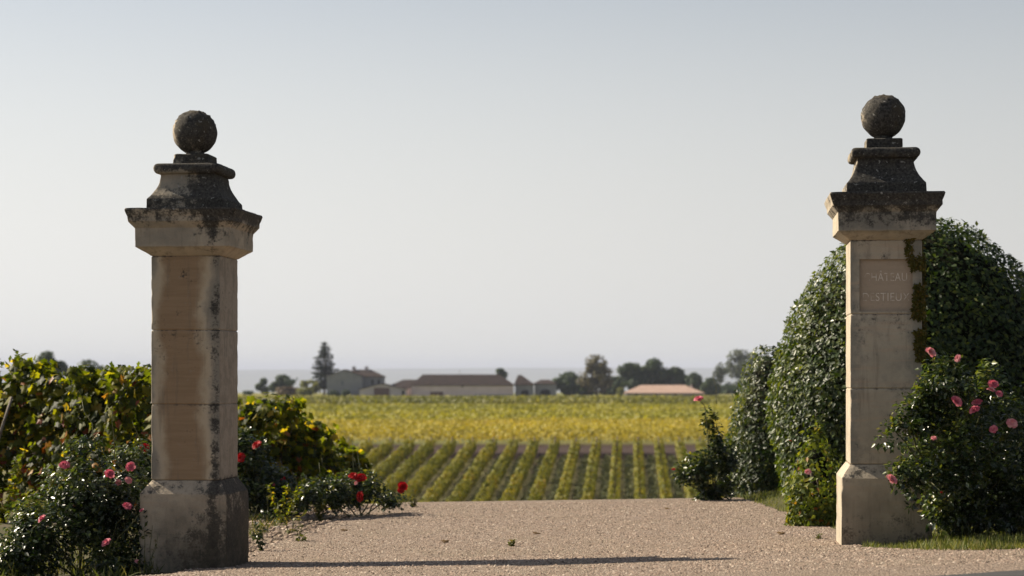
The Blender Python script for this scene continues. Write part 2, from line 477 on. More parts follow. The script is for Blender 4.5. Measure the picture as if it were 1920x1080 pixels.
M['wall_pink'] = plain_mat('pinkish_render_wall', (.68, .55, .53), (.76, .63, .60), .35, .9, .1)
M['wall_shed'] = plain_mat('shed_render_wall', (.52, .46, .45), (.60, .53, .52), .5, .9, .1)
M['shutter'] = plain_mat('brown_timber_door', (.13, .075, .065), (.18, .11, .09), 2, .8, .2)
M['dark_opening'] = plain_mat('deep_opening', (.012, .012, .014), (.022, .020, .020), 2, .9, .1)
M['plinth_blue'] = plain_mat('blue_grey_plinth', (.17, .19, .21), (.21, .22, .24), .8, .9, .1)
def tile_mat(name, ca, cb):
    m, t, out = new_mat(name)
    n = N(t); co = n.coord('Object')
    f = n.noise(n.map(co, (.6, .6, 3)), 1.2, 5, .65)
    g = n.noise(n.map(co, (4, .5, .5)), 2.5, 2, .5)
    t.links.new(n.bsdf(n.mix(n.rng(n.math('ADD', n.math('MULTIPLY', f, .7), n.math('MULTIPLY', g, .3)), .35, .65), ca, cb), .9, n.bump(g, .5, .05), .15), out.inputs['Surface'])
    return m
M['tile_dark'] = tile_mat('dark_clay_tile', (.030, .022, .021), (.058, .040, .034))
M['tile_pink'] = tile_mat('pink_clay_tile', (.40, .27, .21), (.52, .37, .30))
M['hill'] = plain_mat('distant_woodland_hill', (.06, .075, .06), (.11, .12, .08), .004, .95, .1)

# ------------------------------------------------------------------ leaf templates  (x across, y along, z normal)
LEAF = (np.array([[0, 0, 0], [-.27, .42, .05], [0, .46, -.04], [.27, .42, .05], [0, 1, -.06]]),
        np.array([[0, 2, 1], [0, 3, 2], [1, 2, 4], [2, 3, 4]]))
_va = np.radians([-80, -35, -8, 22, 52, 72, 90, 108, 128, 158, 188, 215, 260])
_vr = np.array([.30, .52, .40, .58, .40, .50, .66, .50, .40, .58, .40, .52, .30])
_vv = np.stack([_vr * np.cos(_va), _vr * np.sin(_va) + .3, -.10 * np.abs(np.cos(_va)) - .03 * np.sin(_va * 3)], 1)
VINELEAF = (np.vstack([[0, .25, .03], _vv]), np.array([[0, i, i + 1] for i in range(1, 13)]))
CLUMP = (np.array([[-.5, -.2, 0], [.1, -.5, .1], [.5, .1, -.05], [.15, .5, .1], [-.4, .35, -.08]]),
         np.array([[0, 1, 2], [0, 2, 3], [0, 3, 4]]))
BLADE = (np.array([[-.05, 0, 0], [.05, 0, 0], [.035, .55, .06], [-.035, .55, .06], [0, 1, .25]]),
         np.array([[0, 1, 2], [0, 2, 3], [3, 2, 4]]))

def frames(nrm, tip):
    nrm = unit(nrm)
    tip = unit(tip - (tip * nrm).sum(1, keepdims=True) * nrm)
    b = np.cross(tip, nrm)
    return b, tip, nrm
def cloud(P, nrm, tip, size, tmpl):
    """many leaves: returns V, F"""
    b, t, n_ = frames(nrm, tip)
    TV, TF = tmpl
    s = np.asarray(size).reshape(-1, 1, 1)
    V = P[:, None, :] + s * (TV[None, :, 0:1] * b[:, None, :] + TV[None, :, 1:2] * t[:, None, :] + TV[None, :, 2:3] * n_[:, None, :])
    F = TF[None] + (np.arange(len(P)) * len(TV))[:, None, None]
    return V.reshape(-1, 3), F.reshape(-1, 3)
def rand_dirs(n, rng=RNG):
    return unit(rng.normal(size=(n, 3)))

_tmpl_mesh = {}
def leaf_objects(P, nrm, tip, size, tmpl, mat, parent, name='leaf'):
    """single leaves as parts sharing one mesh"""
    key = (id(tmpl[0]), mat.name)
    if key not in _tmpl_mesh:
        _tmpl_mesh[key] = make_mesh('leaf_blade', tmpl[0], tmpl[1], mat)
    me = _tmpl_mesh[key]
    b, t, n_ = frames(nrm, tip)
    for i in range(len(P)):
        s = float(size[i])
        o = bpy.data.objects.new(name, me)
        o.parent = parent
        o.matrix_local = Matrix(((b[i, 0] * s, t[i, 0] * s, n_[i, 0] * s, P[i, 0]),
                                 (b[i, 1] * s, t[i, 1] * s, n_[i, 1] * s, P[i, 1]),
                                 (b[i, 2] * s, t[i, 2] * s, n_[i, 2] * s, P[i, 2]),
                                 (0, 0, 0, 1)))
        C.objects.link(o)

def tube(pts, radii, seg=6):
    pts = np.asarray(pts, float); n = len(pts)
    radii = np.broadcast_to(np.asarray(radii, float), (n,))
    tg = unit(np.gradient(pts, axis=0))
    ref = np.where(np.abs(tg[:, 2:3]) > .9, np.array([[1., 0, 0]]), np.array([[0, 0, 1.]]))
    u = unit(np.cross(tg, ref)); v = np.cross(tg, u)
    a = np.arange(seg) / seg * 2 * np.pi
    V = pts[:, None] + radii[:, None, None] * (np.cos(a)[None, :, None] * u[:, None] + np.sin(a)[None, :, None] * v[:, None])
    V = V.reshape(-1, 3)
    F = []
    for i in range(n - 1):
        for j in range(seg):
            k = (j + 1) % seg
            F.append((i * seg + j, i * seg + k, (i + 1) * seg + k, (i + 1) * seg + j))
    V = np.vstack([V, pts[0], pts[-1]])
    T = [(n * seg, (j + 1) % seg, j) for j in range(seg)] + [(n * seg + 1, (n - 1) * seg + j, (n - 1) * seg + (j + 1) % seg) for j in range(seg)]
    return V, np.array(F), np.array(T)
def tubes_mesh(name, lst, mat, seg=5):
    Vs, Q, T, o = [], [], [], 0
    for pts, rad in lst:
        V, f, t = tube(pts, rad, seg)
        Vs.append(V); Q.append(f + o); T.append(t + o); o += len(V)
    return make_mesh(name, np.vstack(Vs), [np.vstack(Q), np.vstack(T)], mat, True)
def curve_pts(a, b, sag=0., n=6, wob=.02, rng=RNG):
    t = np.linspace(0, 1, n)[:, None]
    p = np.asarray(a) * (1 - t) + np.asarray(b) * t
    p = p + rng.normal(size=(n, 3)) * wob * np.sin(np.pi * t)
    p[:, 2] += sag * np.sin(np.pi * t[:, 0])
    return p

def sheet(name, mat, ys, xl, xr, nx, lift, parent=None):
    """ground-hugging sheet between two edges"""
    V = []
    for y, a, b in zip(ys, xl, xr):
        xs = np.linspace(a, b, nx)
        V.append(np.stack([xs, np.full(nx, y), ground(xs, np.full(nx, y)) + lift], 1))
    V = np.vstack(V)
    i = np.arange(len(ys) - 1)[:, None] * nx + np.arange(nx - 1)[None]
    F = np.stack([i, i + 1, i + nx + 1, i + nx], -1).reshape(-1, 4)
    return link(name, make_mesh(name, V, F, mat, True), parent, kind='structure')

# ------------------------------------------------------------------ the setting
ys = np.concatenate([np.linspace(-400, 5, 12), np.linspace(6, 30, 97), np.linspace(31, 60, 30), np.linspace(62, 160, 60),
                     np.linspace(170, 700, 40), np.linspace(800, 3000, 20), np.linspace(3500, 34000, 26)])
ys = np.unique(np.concatenate([ys, [548, 554, 112, 140, 146]]))
nxg = 121
u = np.sinh(np.linspace(-4, 4, nxg)) / np.sinh(4)
rows = []
for y in ys:
    half = max(60, abs(y) * 1.2 + 60)
    xs = u * half
    rows.append(np.stack([xs, np.full(nxg, y), ground(xs, np.full(nxg, y))], 1))
V = np.vstack(rows)
i = np.arange(len(ys) - 1)[:, None] * nxg + np.arange(nxg - 1)[None]
link('ground', make_mesh('ground', V, np.stack([i, i + 1, i + nxg + 1, i + nxg], -1).reshape(-1, 4), M['ground'], True), kind='structure')

def wob(ys, amp, sc_, seed):
    P = np.stack([np.zeros(len(ys)), ys, np.zeros(len(ys))], 1)
    return amp * vnoise(P, sc_, seed) + amp * .5 * vnoise(P, sc_ * 4, seed + 1)
yd = np.linspace(7, 23, 321)
xl = np.interp(yd, [7, 11, 13, 15, 21, 23], [-9, -4.5, -2.35, -2.08, -1.50, -1.45]) + wob(yd, .05, 2.5, 1)
xr = np.interp(yd, [7, 11.9, 12.25, 12.6, 13.3, 13.7, 14.6, 15.8, 21, 23], [9, 9, 5.2, 2.72, 2.42, 2.5, 2.75, 2.68, 2.60, 2.60]) + wob(yd, .04, 3, 5)
sheet('gravel_drive', M['drive'], yd, xl, xr, 70, .022)
yv = np.linspace(13.9, 22.5, 120)
sheet('stony_verge', M['verge'], yv, np.interp(yv, [14, 16, 21, 22.5], [-2.6, -3.0, -2.6, -2.5]) + wob(yv, .1, 2, 9), np.interp(yv, [13, 15, 21, 23], [-2.1, -1.95, -1.35, -1.3]), 20, .012)
ya = np.linspace(4, 9.72, 60)
sheet('asphalt_road', M['asphalt'], ya, np.interp(ya, [4, 9.0, 9.25, 9.5, 9.62, 9.72], [-12, -12, 1.6, 2.25, 2.45, 2.9]), np.full(60, 14.), 40, .034)
yg = np.linspace(11.95, 23, 140)
sheet('grass_verge', M['turf_base'], yg, np.interp(yg, [11.95, 12.6, 13.3, 15.8, 23], [3.0, 2.6, 2.36, 2.55, 2.5]), np.full(140, 9.), 40, .012)

# hills on the horizon
xs = np.linspace(-8000, 8500, 160)
top = 34 + 10 * vnoise(np.stack([xs, xs * 0, xs * 0], 1), 1 / 1800., 4) + 4 * vnoise(np.stack([xs, xs * 0, xs * 0], 1), 1 / 400., 6)
top = 44 + 34 * vnoise(np.stack([xs, xs * 0, xs * 0], 1), 1 / 2200., 4) + 4 * vnoise(np.stack([xs, xs * 0, xs * 0], 1), 1 / 450., 6)
prof = [(9000, 0.), (9800, .22), (10800, .50), (11800, .78), (12800, 1.0), (14000, .7), (16000, 0.)]
V = np.vstack([np.stack([xs, np.full(160, y), -137 + f * (top * .5 + 137) + (12 * vnoise(np.stack([xs, xs * 0 + y, xs * 0], 1), 1 / 1800., 8) if 0 < f < 1 else 0)], 1) for y, f in prof])
i = np.arange(len(prof) - 1)[:, None] * 160 + np.arange(159)[None]
link('hills', make_mesh('hills', V, np.stack([i, i + 1, i + 161, i + 160], -1).reshape(-1, 4), M['hill'], True), kind='structure')

# the hazy air
def haze():
    m, t, out = new_mat('pale_haze')
    pv = t.nodes.new('ShaderNodeVolumePrincipled')
    pv.inputs['Color'].default_value = (.605, .66, .86, 1)
    pv.inputs['Density'].default_value = 1.15e-4
    pv.inputs['Anisotropy'].default_value = 0.0
    t.links.new(pv.outputs[0], out.inputs['Volume'])
    x0, x1, y0, y1, z0, z1 = -48000, 48000, -450, 39000, -290, 95
    V = [(x, y, z) for z in (z0, z1) for y in (y0, y1) for x in (x0, x1)]
    F = [(0, 2, 3, 1), (4, 5, 7, 6), (0, 1, 5, 4), (2, 6, 7, 3), (0, 4, 6, 2), (1, 3, 7, 5)]
    link('haze', make_mesh('haze', V, np.array(F), m, False), kind='stuff')
haze()

# ------------------------------------------------------------------ gate pillars
def loft(name, prof, mat, nseg=18, vstep=.022, rad=.012, disp=.0022, chip=.010, seed=0, recess=None):
    """square section following prof [(half width, z)], corners rounded, weathered"""
    dense = [prof[0]]
    for (a, za), (b, zb) in zip(prof[:-1], prof[1:]):
        L = math.hypot(b - a, zb - za)
        k = max(1, int(round(L / vstep)))
        for q in range(1, k + 1):
            dense.append((lerp(a, b, q / k), lerp(za, zb, q / k)))
    def ring(h, z):
        r = min(rad, h * .4)
        pts = []
        for s in range(4):
            ang = s * math.pi / 2
            c_, s_ = math.cos(ang), math.sin(ang)
            tt = np.concatenate([[-h + r * .0], np.linspace(-h + r, h - r, nseg)])
            for q, x in enumerate(tt):
                if q == 0:
                    px, py = -h + r * .30, -h + r * .30
                else:
                    px, py = x, -h
                pts.append((px * c_ - py * s_, px * s_ + py * c_, z))
        return pts
    rings = np.array([ring(h, z) for h, z in dense])
    nr, npn, _ = rings.shape
    V = rings.reshape(-1, 3).copy()
    # inset recess on the front face
    H = np.repeat([h for h, z in dense], npn)
    if recess:
        x0, x1, z0, z1, dpt = recess
        inside = (V[:, 0] > x0) & (V[:, 0] < x1) & (V[:, 2] > z0) & (V[:, 2] < z1) & (np.abs(V[:, 1] + H) < 1e-4)
    # weathering
    rad_dir = V.copy(); rad_dir[:, 2] = 0; rad_dir = unit(rad_dir)
    edge = np.clip(1 - np.abs(np.abs(V[:, 0]) - np.abs(V[:, 1])) / .035, 0, 1)
    nz = fbm(V, 11, seed) * disp + vnoise(V, 45, seed + 3) * disp * .5
    ch = np.clip(vnoise(V, 16, seed + 5) - .25, 0, 1) * edge * chip * 1.6
    V = V + rad_dir * (nz - ch)[:, None]
    V[:, 2] += vnoise(V, 20, seed + 9) * disp * .6
    i = np.arange(nr - 1)[:, None] * npn
    j = np.arange(npn)[None]
    k = (j + 1) % npn
    F = np.stack([i + j, i + k, i + npn + k, i + npn + j], -1).reshape(-1, 4)
    if recess:
        keep = ~(inside[F].all(1))
        F = F[keep]
    nb = len(V)
    V = np.vstack([V, [[0, 0, prof[0][1]], [0, 0, prof[-1][1]]]])
    jj = np.arange(npn)
    T1 = np.stack([np.full(npn, nb), (jj + 1) % npn, jj], -1)
    o = (nr - 1) * npn
    T2 = np.stack([np.full(npn, nb + 1), o + jj, o + (jj + 1) % npn], -1)
    return make_mesh(name, V, [F, T1, T2], mat, True, None, 28)

def boxmesh(name, b, mat):
    x0, x1, y0, y1, z0, z1 = b
    V = [(x, y, z) for z in (z0, z1) for y in (y0, y1) for x in (x0, x1)]
    F = [(0, 2, 3, 1), (4, 5, 7, 6), (0, 1, 5, 4), (2, 6, 7, 3), (0, 4, 6, 2), (1, 3, 7, 5)]
    return make_mesh(name, V, np.array(F), mat, False)

def ballmesh(mat, r, zc, seed):
    V, F = [], []
    nu, nv = 64, 40
    for a in range(nv + 1):
        th = math.pi * a / nv
        for b in range(nu):
            ph = 2 * math.pi * b / nu
            V.append((r * math.sin(th) * math.cos(ph), r * math.sin(th) * math.sin(ph), r * math.cos(th)))
    V = np.array(V)
    d = unit(V)
    bump = fbm(V, 14, seed) * .0045 + np.clip(vnoise(V, 48, seed + 2), 0, 1) * .011 * np.clip(d[:, 2] + .25, 0, 1)
    V = V + d * bump[:, None]
    V[:, 2] = V[:, 2] * .99 + zc
    i = np.arange(nv)[:, None] * nu; j = np.arange(nu)[None]; k = (j + 1) % nu
    F = np.stack([i + j, i + nu + j, i + nu + k, i + k], -1).reshape(-1, 4)
    return make_mesh('ball', V, F, mat, True)

def disc_prof(prof, mat, name, nseg=40):
    V = []
    for r, z in prof:
        a = np.arange(nseg) / nseg * 2 * np.pi
        V.append(np.stack([r * np.cos(a), r * np.sin(a), np.full(nseg, z)], 1))
    V = np.vstack(V)
    i = np.arange(len(prof) - 1)[:, None] * nseg; j = np.arange(nseg)[None]; k = (j + 1) % nseg
    F = np.stack([i + j, i + k, i + nseg + k, i + nseg + j], -1).reshape(-1, 4)
    return make_mesh(name, V, F, mat, True)

def pillar(loc, label, mat, seed, inscription=False):
    root = thing('gate_pillar', label, 'pillar', loc, R(-6.4), 'stone gate pillars')
    S = .2535
    link('plinth', loft('plinth', [(.330, -.35), (.322, .02), (.319, .567), (.2555, .662)], mat, 22, .024, .010, .0028, .012, seed), root)
    zj = [.664, 1.208, 1.741, 2.272]
    for k in range(3):
        z0, z1 = zj[k] + .003, zj[k + 1] - .003
        g = .006
        prof = [(S - g, z0 - .0025), (S, z0 + g), (S, z1 - g), (S - g, z1 + .0025)]
        if k == 2 and inscription:
            # the block that carries the inscription: a frame round a sunk field
            nm = 'shaft_block'
            blk = link(nm, loft(nm, [(S - g, z0 - .0025), (S, z0 + g), (S, z1 - g), (S - g, z1 + .0025)], mat, 52, .0099, .008, .0010, .004, seed + k * 7,
                                recess=(-.196, .196, 1.752, 2.138, .022)), root)
            bk = boxmesh('inscription_panel', (-.205, .205, -S + .023, -S + .10, 1.742, 2.150), M['panel'])
            pn = link('inscription_panel', bk, root, label='smooth sunk panel with worn capital letters')
            for txt, zc, wd in (('CHÂTEAU', 2.005, .300), ('DESTIEUX', 1.862, .330)):
                cu = bpy.data.curves.new('inscription', 'FONT')
                cu.body = txt
                cu.align_x = 'CENTER'; cu.align_y = 'CENTER'
                cu.size = .085
                cu.extrude = .0015
                cu.offset = -.0008
                cu.space_character = 1.08
                cu.materials.append(M['letter'])
                to = bpy.data.objects.new('inscription', cu)
                C.objects.link(to)
                bpy.context.view_layer.update()
                sx = wd / max(to.dimensions.x, 1e-3)
                me = bpy.data.meshes.new_from_object(to.evaluated_get(bpy.context.evaluated_depsgraph_get()))
                bpy.data.objects.remove(to)
                me.polygons.foreach_set('use_smooth', np.zeros(len(me.polygons), bool))
                me.transform(Matrix.Translation((0, -S + .0225, zc)) @ Matrix.Rotation(R(90), 4, 'X') @ Matrix.Diagonal((sx, 1.0, 1, 1)))
                link('inscription', me, pn)
            continue
        link('shaft_block', loft('shaft_block', prof, mat, 20, .024, .009, .0010, .005, seed + k * 7), root)
    cap = [(.252, 2.272), (.262, 2.276), (.345, 2.335), (.347, 2.466), (.362, 2.484), (.385, 2.512), (.387, 2.545), (.397, 2.568), (.405, 2.594), (.400, 2.606), (.300, 2.612)]
    link('capital', loft('capital', cap, mat, 26, .016, .010, .0026, .020, seed + 31), root)
    ped = [(.284, 2.606), (.281, 2.675)]
    for q in np.linspace(0, 1, 10):
        ped.append((lerp(.279, .200, 1 - (1 - q) ** 2.1), lerp(2.682, 2.866, q)))
    link('pedestal', loft('pedestal', ped, mat, 22, .016, .010, .0028, .014, seed + 41), root)
    slab = [(.195, 2.864)] + [(.218 + .026 * math.sin(a), 2.902 - .037 * math.cos(a)) for a in np.linspace(.05, math.pi - .05, 9)] + [(.13, 2.942)]
    link('moulded_slab', loft('moulded_slab', slab, mat, 18, .012, .018, .0032, .012, seed + 51), root)
    link('ball_base', loft('ball_base', [(.129, 2.936), (.130, 2.945), (.129, 3.012), (.120, 3.018)], mat, 12, .014, .010, .0028, .012, seed + 61), root)
    nk = link('neck', disc_prof([(.075, 3.012), (.066, 3.026), (.068, 3.050)], mat, 'neck'), root)
    link('ball', ballmesh(mat, .160, 3.185, seed + 71), root)
    return root

PL = at(366, 1075, 14.0)
PR = at(1656, 1020, 14.0)
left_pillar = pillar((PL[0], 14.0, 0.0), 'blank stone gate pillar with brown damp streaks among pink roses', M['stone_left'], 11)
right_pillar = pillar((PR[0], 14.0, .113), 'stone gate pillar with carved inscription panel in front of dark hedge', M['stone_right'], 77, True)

# moss creeping down the right edge of the inscribed pillar
def moss():
    n = 4200
    z = 2.36 - RNG.random(n) ** .8 * .95
    wdt = np.interp(z, [1.35, 1.6, 1.9, 2.1, 2.3, 2.4], [.02, .06, .07, .085, .15, .09]) * (.7 + .6 * np.abs(vnoise(np.stack([z * 0, z * 0, z], 1), 6, 2)))
    x = .256 - RNG.random(n) * wdt
    y = -.255 - RNG.random(n) * .012
    sideways = RNG.random(n) < .35
    x = np.where(sideways, .258 + RNG.random(n) * .02, x)
    y = np.where(sideways, -.25 + RNG.random(n) * .12, y)
    keep = vnoise(np.stack([x, y, z], 1), 9, 8) > -.25
    P = np.stack([x, y, z], 1)[keep]
    n = len(P)
    nr = np.where(sideways[keep][:, None], np.array([[1., -.3, .2]]), np.array([[.1, -1., .2]])) + RNG.normal(size=(n, 3)) * .6
    V, F = cloud(P, nr, RNG.normal(size=(n, 3)) + [0, 0, -.6], .018 + RNG.random(n) * .02, LEAF)
    m = leaf_mat('brown_green_moss', [(0, (.05, .05, .010)), (.5, (.10, .095, .016)), (1, (.15, .095, .02))], .8, .2, .15)
    link('moss', make_mesh('moss', V, F, m), right_pillar, kind='stuff')
moss()

# ------------------------------------------------------------------ clipped hedges
def hedge(name, label, c, r, mat, nleaf, lsize, nsing, seed, power=2.3, group=None, lump=.06):
    """rounded clipped evergreen: superellipsoid shell of leaves over a twiggy heart. c = base centre"""
    rng = np.random.default_rng(seed)
    root = thing(name, label, 'hedge' if name == 'clipped_hedge' else 'shrub', c, 0, group)
    def shell(n, inner):
        d = rand_dirs(n, rng)
        d[:, 2] = np.abs(d[:, 2]) * 1.0
        low = rng.random(n) < .30          # skirt
        e = 2 / power
        # radius of superellipsoid in direction d, wide below
        k = (np.abs(d / np.array(r)) ** power).sum(1) ** (-1 / power)
        P = d * k[:, None]
        P[low, 2] *= rng.random(low.sum())
        g = unit(np.sign(P) * (np.abs(P / np.array(r)) ** (power - 1)) / np.array(r))
        # tuck in near the foot
        tuck = np.clip(P[:, 2] / (.35 * r[2]), 0, 1)
        P[:, :2] *= (.86 + .14 * tuck)[:, None]
        lum = fbm(P + np.array(c), 2.2, seed, 3) * lump
        dep = rng.random(n) ** 1.6 * inner
        return P + g * (lum - dep)[:, None], g
    P, g = shell(nleaf, .16)
    P[:, 2] = np.maximum(P[:, 2], .04)
    n = len(P)
    nr = g * 1.1 + rng.normal(size=(n, 3)) * .5 + [0, 0, .2]
    tip = g * .35 + rng.normal(size=(n, 3)) * .6 + [0, 0, -.15]
    sz = lsize * (.65 + .7 * rng.random(n))
    # a few new shoots stand proud
    sh = rng.random(n) < .006
    P[sh] += g[sh] * (.03 + .05 * rng.random((sh.sum(), 1)))
    # singles among those the camera can see
    view = unit(np.array([0, 0, EYE]) - (P + np.array(c)))
    vis = np.where((g * view).sum(1) > .15)[0]
    pick = rng.choice(vis, min(nsing, len(vis)), replace=False)
    rest = np.setdiff1d(np.arange(n), pick)
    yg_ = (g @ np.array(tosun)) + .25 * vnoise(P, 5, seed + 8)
    sunward = (rng.random(n) < np.interp(yg_, [.45, 1.0], [0, .55])) if mat is not M['yellow_shrub'] else np.zeros(n, bool)  # new growth picked by angle to the sun, so sunlight enters the colour
    ry, rest = rest[sunward[rest]], rest[~sunward[rest]]
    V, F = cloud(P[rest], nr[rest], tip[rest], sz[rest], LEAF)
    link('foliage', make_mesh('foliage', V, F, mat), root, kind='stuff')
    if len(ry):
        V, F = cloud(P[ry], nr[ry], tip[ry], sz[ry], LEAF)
        link('sun_tinted_foliage', make_mesh('sun_tinted_foliage', V, F, M['laurel_sunlit_young']), root, kind='stuff', label='fresh yellow green leaves coloured sunlit on the sunny side')
    leaf_objects(P[pick] + g[pick] * .012, nr[pick], tip[pick], sz[pick] * 1.1, LEAF, mat, root)
    # heart
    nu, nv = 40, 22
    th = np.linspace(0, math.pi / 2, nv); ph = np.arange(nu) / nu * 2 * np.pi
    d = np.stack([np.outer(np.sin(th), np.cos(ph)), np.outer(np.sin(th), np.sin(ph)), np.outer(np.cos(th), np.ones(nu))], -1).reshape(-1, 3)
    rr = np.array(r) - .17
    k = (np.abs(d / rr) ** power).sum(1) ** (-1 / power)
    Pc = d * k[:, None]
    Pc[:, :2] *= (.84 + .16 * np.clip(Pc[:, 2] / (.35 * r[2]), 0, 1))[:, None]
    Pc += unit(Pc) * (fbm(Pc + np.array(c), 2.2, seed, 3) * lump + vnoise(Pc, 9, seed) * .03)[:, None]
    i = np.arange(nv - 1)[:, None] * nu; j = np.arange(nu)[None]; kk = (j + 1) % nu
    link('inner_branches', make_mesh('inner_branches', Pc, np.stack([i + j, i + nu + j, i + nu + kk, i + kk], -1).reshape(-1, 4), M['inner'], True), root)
    st = []
    for q in range(5):
        a = rng.random() * 6.28
        st.append((curve_pts((.08 * math.cos(a), .08 * math.sin(a), -.06), (.5 * r[0] * math.cos(a), .5 * r[1] * math.sin(a), r[2] * .5), 0, 6, .03, rng), np.linspace(.03, .012, 6)))
    link('stem', tubes_mesh('stem', st, M['bark']), root)
    return root

hx = 762 / FPX * 19.8
hedge('clipped_hedge', 'big dark domed evergreen rising behind the inscribed pillar', (hx, 19.8, float(ground(hx, 19.8)) - .02),
      (1.56, 1.40, 2.86), M['laurel'], 84000, .058, 300, 21, 2.35)
sx_ = at(1440, 940, 23.6)
hedge('clipped_hedge', 'smaller clipped evergreen at the drive crest, left of the big dome', (sx_[0], 23.6, float(ground(sx_[0], 23.6)) - .03),
      (.52, .85, 1.96), M['laurel_small'], 26000, .058, 200, 22, 2.3, None, .03)
yx = at(1530, 960, 16.4)
yel = hedge('garden_shrub', 'low yellow green shrub with one pink rose beside the inscribed pillar', (yx[0], 16.4, float(ground(yx[0], 16.4)) - .02),
      (.29, .28, .98), M['yellow_shrub'], 5200, .055, 120, 23, 2.1, None, .07)

# ------------------------------------------------------------------ roses
def bloom_mesh(name, mat, seed):
    rng = np.random.default_rng(seed)
    Vs, Fs, o = [], [], 0
    for whorl, (cnt, tilt, ln) in enumerate([(4, 6, .70), (5, 20, .85), (6, 40, .95), (7, 62, 1.0)]):
        for k in range(cnt):
            az = 2 * math.pi * (k + .5 * whorl + rng.random() * .35) / cnt
            tl = R(tilt + rng.normal() * 6)
            wd = .82 * ln
            P = []
            for v in np.linspace(0, 1, 4):
                for u_ in np.linspace(-1, 1, 4):
                    wv = wd * math.sin(math.pi * (.18 + .62 * v)) * (1 - .25 * abs(u_) * v)
                    rr = ln * v
                    # petal curls outward at its lip and cups across
                    ang = tl + .5 * (v ** 2) - .15
                    x = u_ * wv * .75
                    out = rr * math.sin(ang) - .10 * (u_ ** 2) * (1 - tilt / 100.)+ .05
                    z = rr * math.cos(ang) + .06 * (u_ ** 2)
                    P.append((out, x, z))
            P = np.array(P)
            c_, s_ = math.cos(az), math.sin(az)
            P = np.stack([P[:, 0] * c_ - P[:, 1] * s_, P[:, 0] * s_ + P[:, 1] * c_, P[:, 2]], 1)
            Vs.append(P)
            for a in range(3):
                for b in range(3):
                    q = o + a * 4 + b
                    Fs.append((q, q + 1, q + 5, q + 4))
            o += 16
    return make_mesh(name, np.vstack(Vs), np.array(Fs), mat, True)
BLOOM = {k: [bloom_mesh('rose_bloom', M[k], s) for s in (1, 2, 3)] for k in ('pink', 'pale_pink', 'red')}

def py_small(root):
    return 'pink' in root.get('label', '')

def add_blooms(root, lst, rng):
    """lst of (world xyz, colour, radius)"""
    o0 = np.array(root.location)
    for p, colr, rad in lst:
        b = link('rose_bloom', BLOOM[colr][int(rng.integers(3))], root)
        b.location = Vector(np.asarray(p) - o0)
        b.rotation_euler = (R(30 + 45 * rng.random()), R(rng.normal() * 25), rng.random() * .9 - .45)
        rad *= .9 if py_small(root) else .95
        b.scale = [rad * rng.uniform(.95, 1.2), rad * rng.uniform(.85, 1.1), rad * rng.uniform(.7, 1.0)]
        if colr == 'pale_pink':
            b['label'] = 'pale pink open rose'

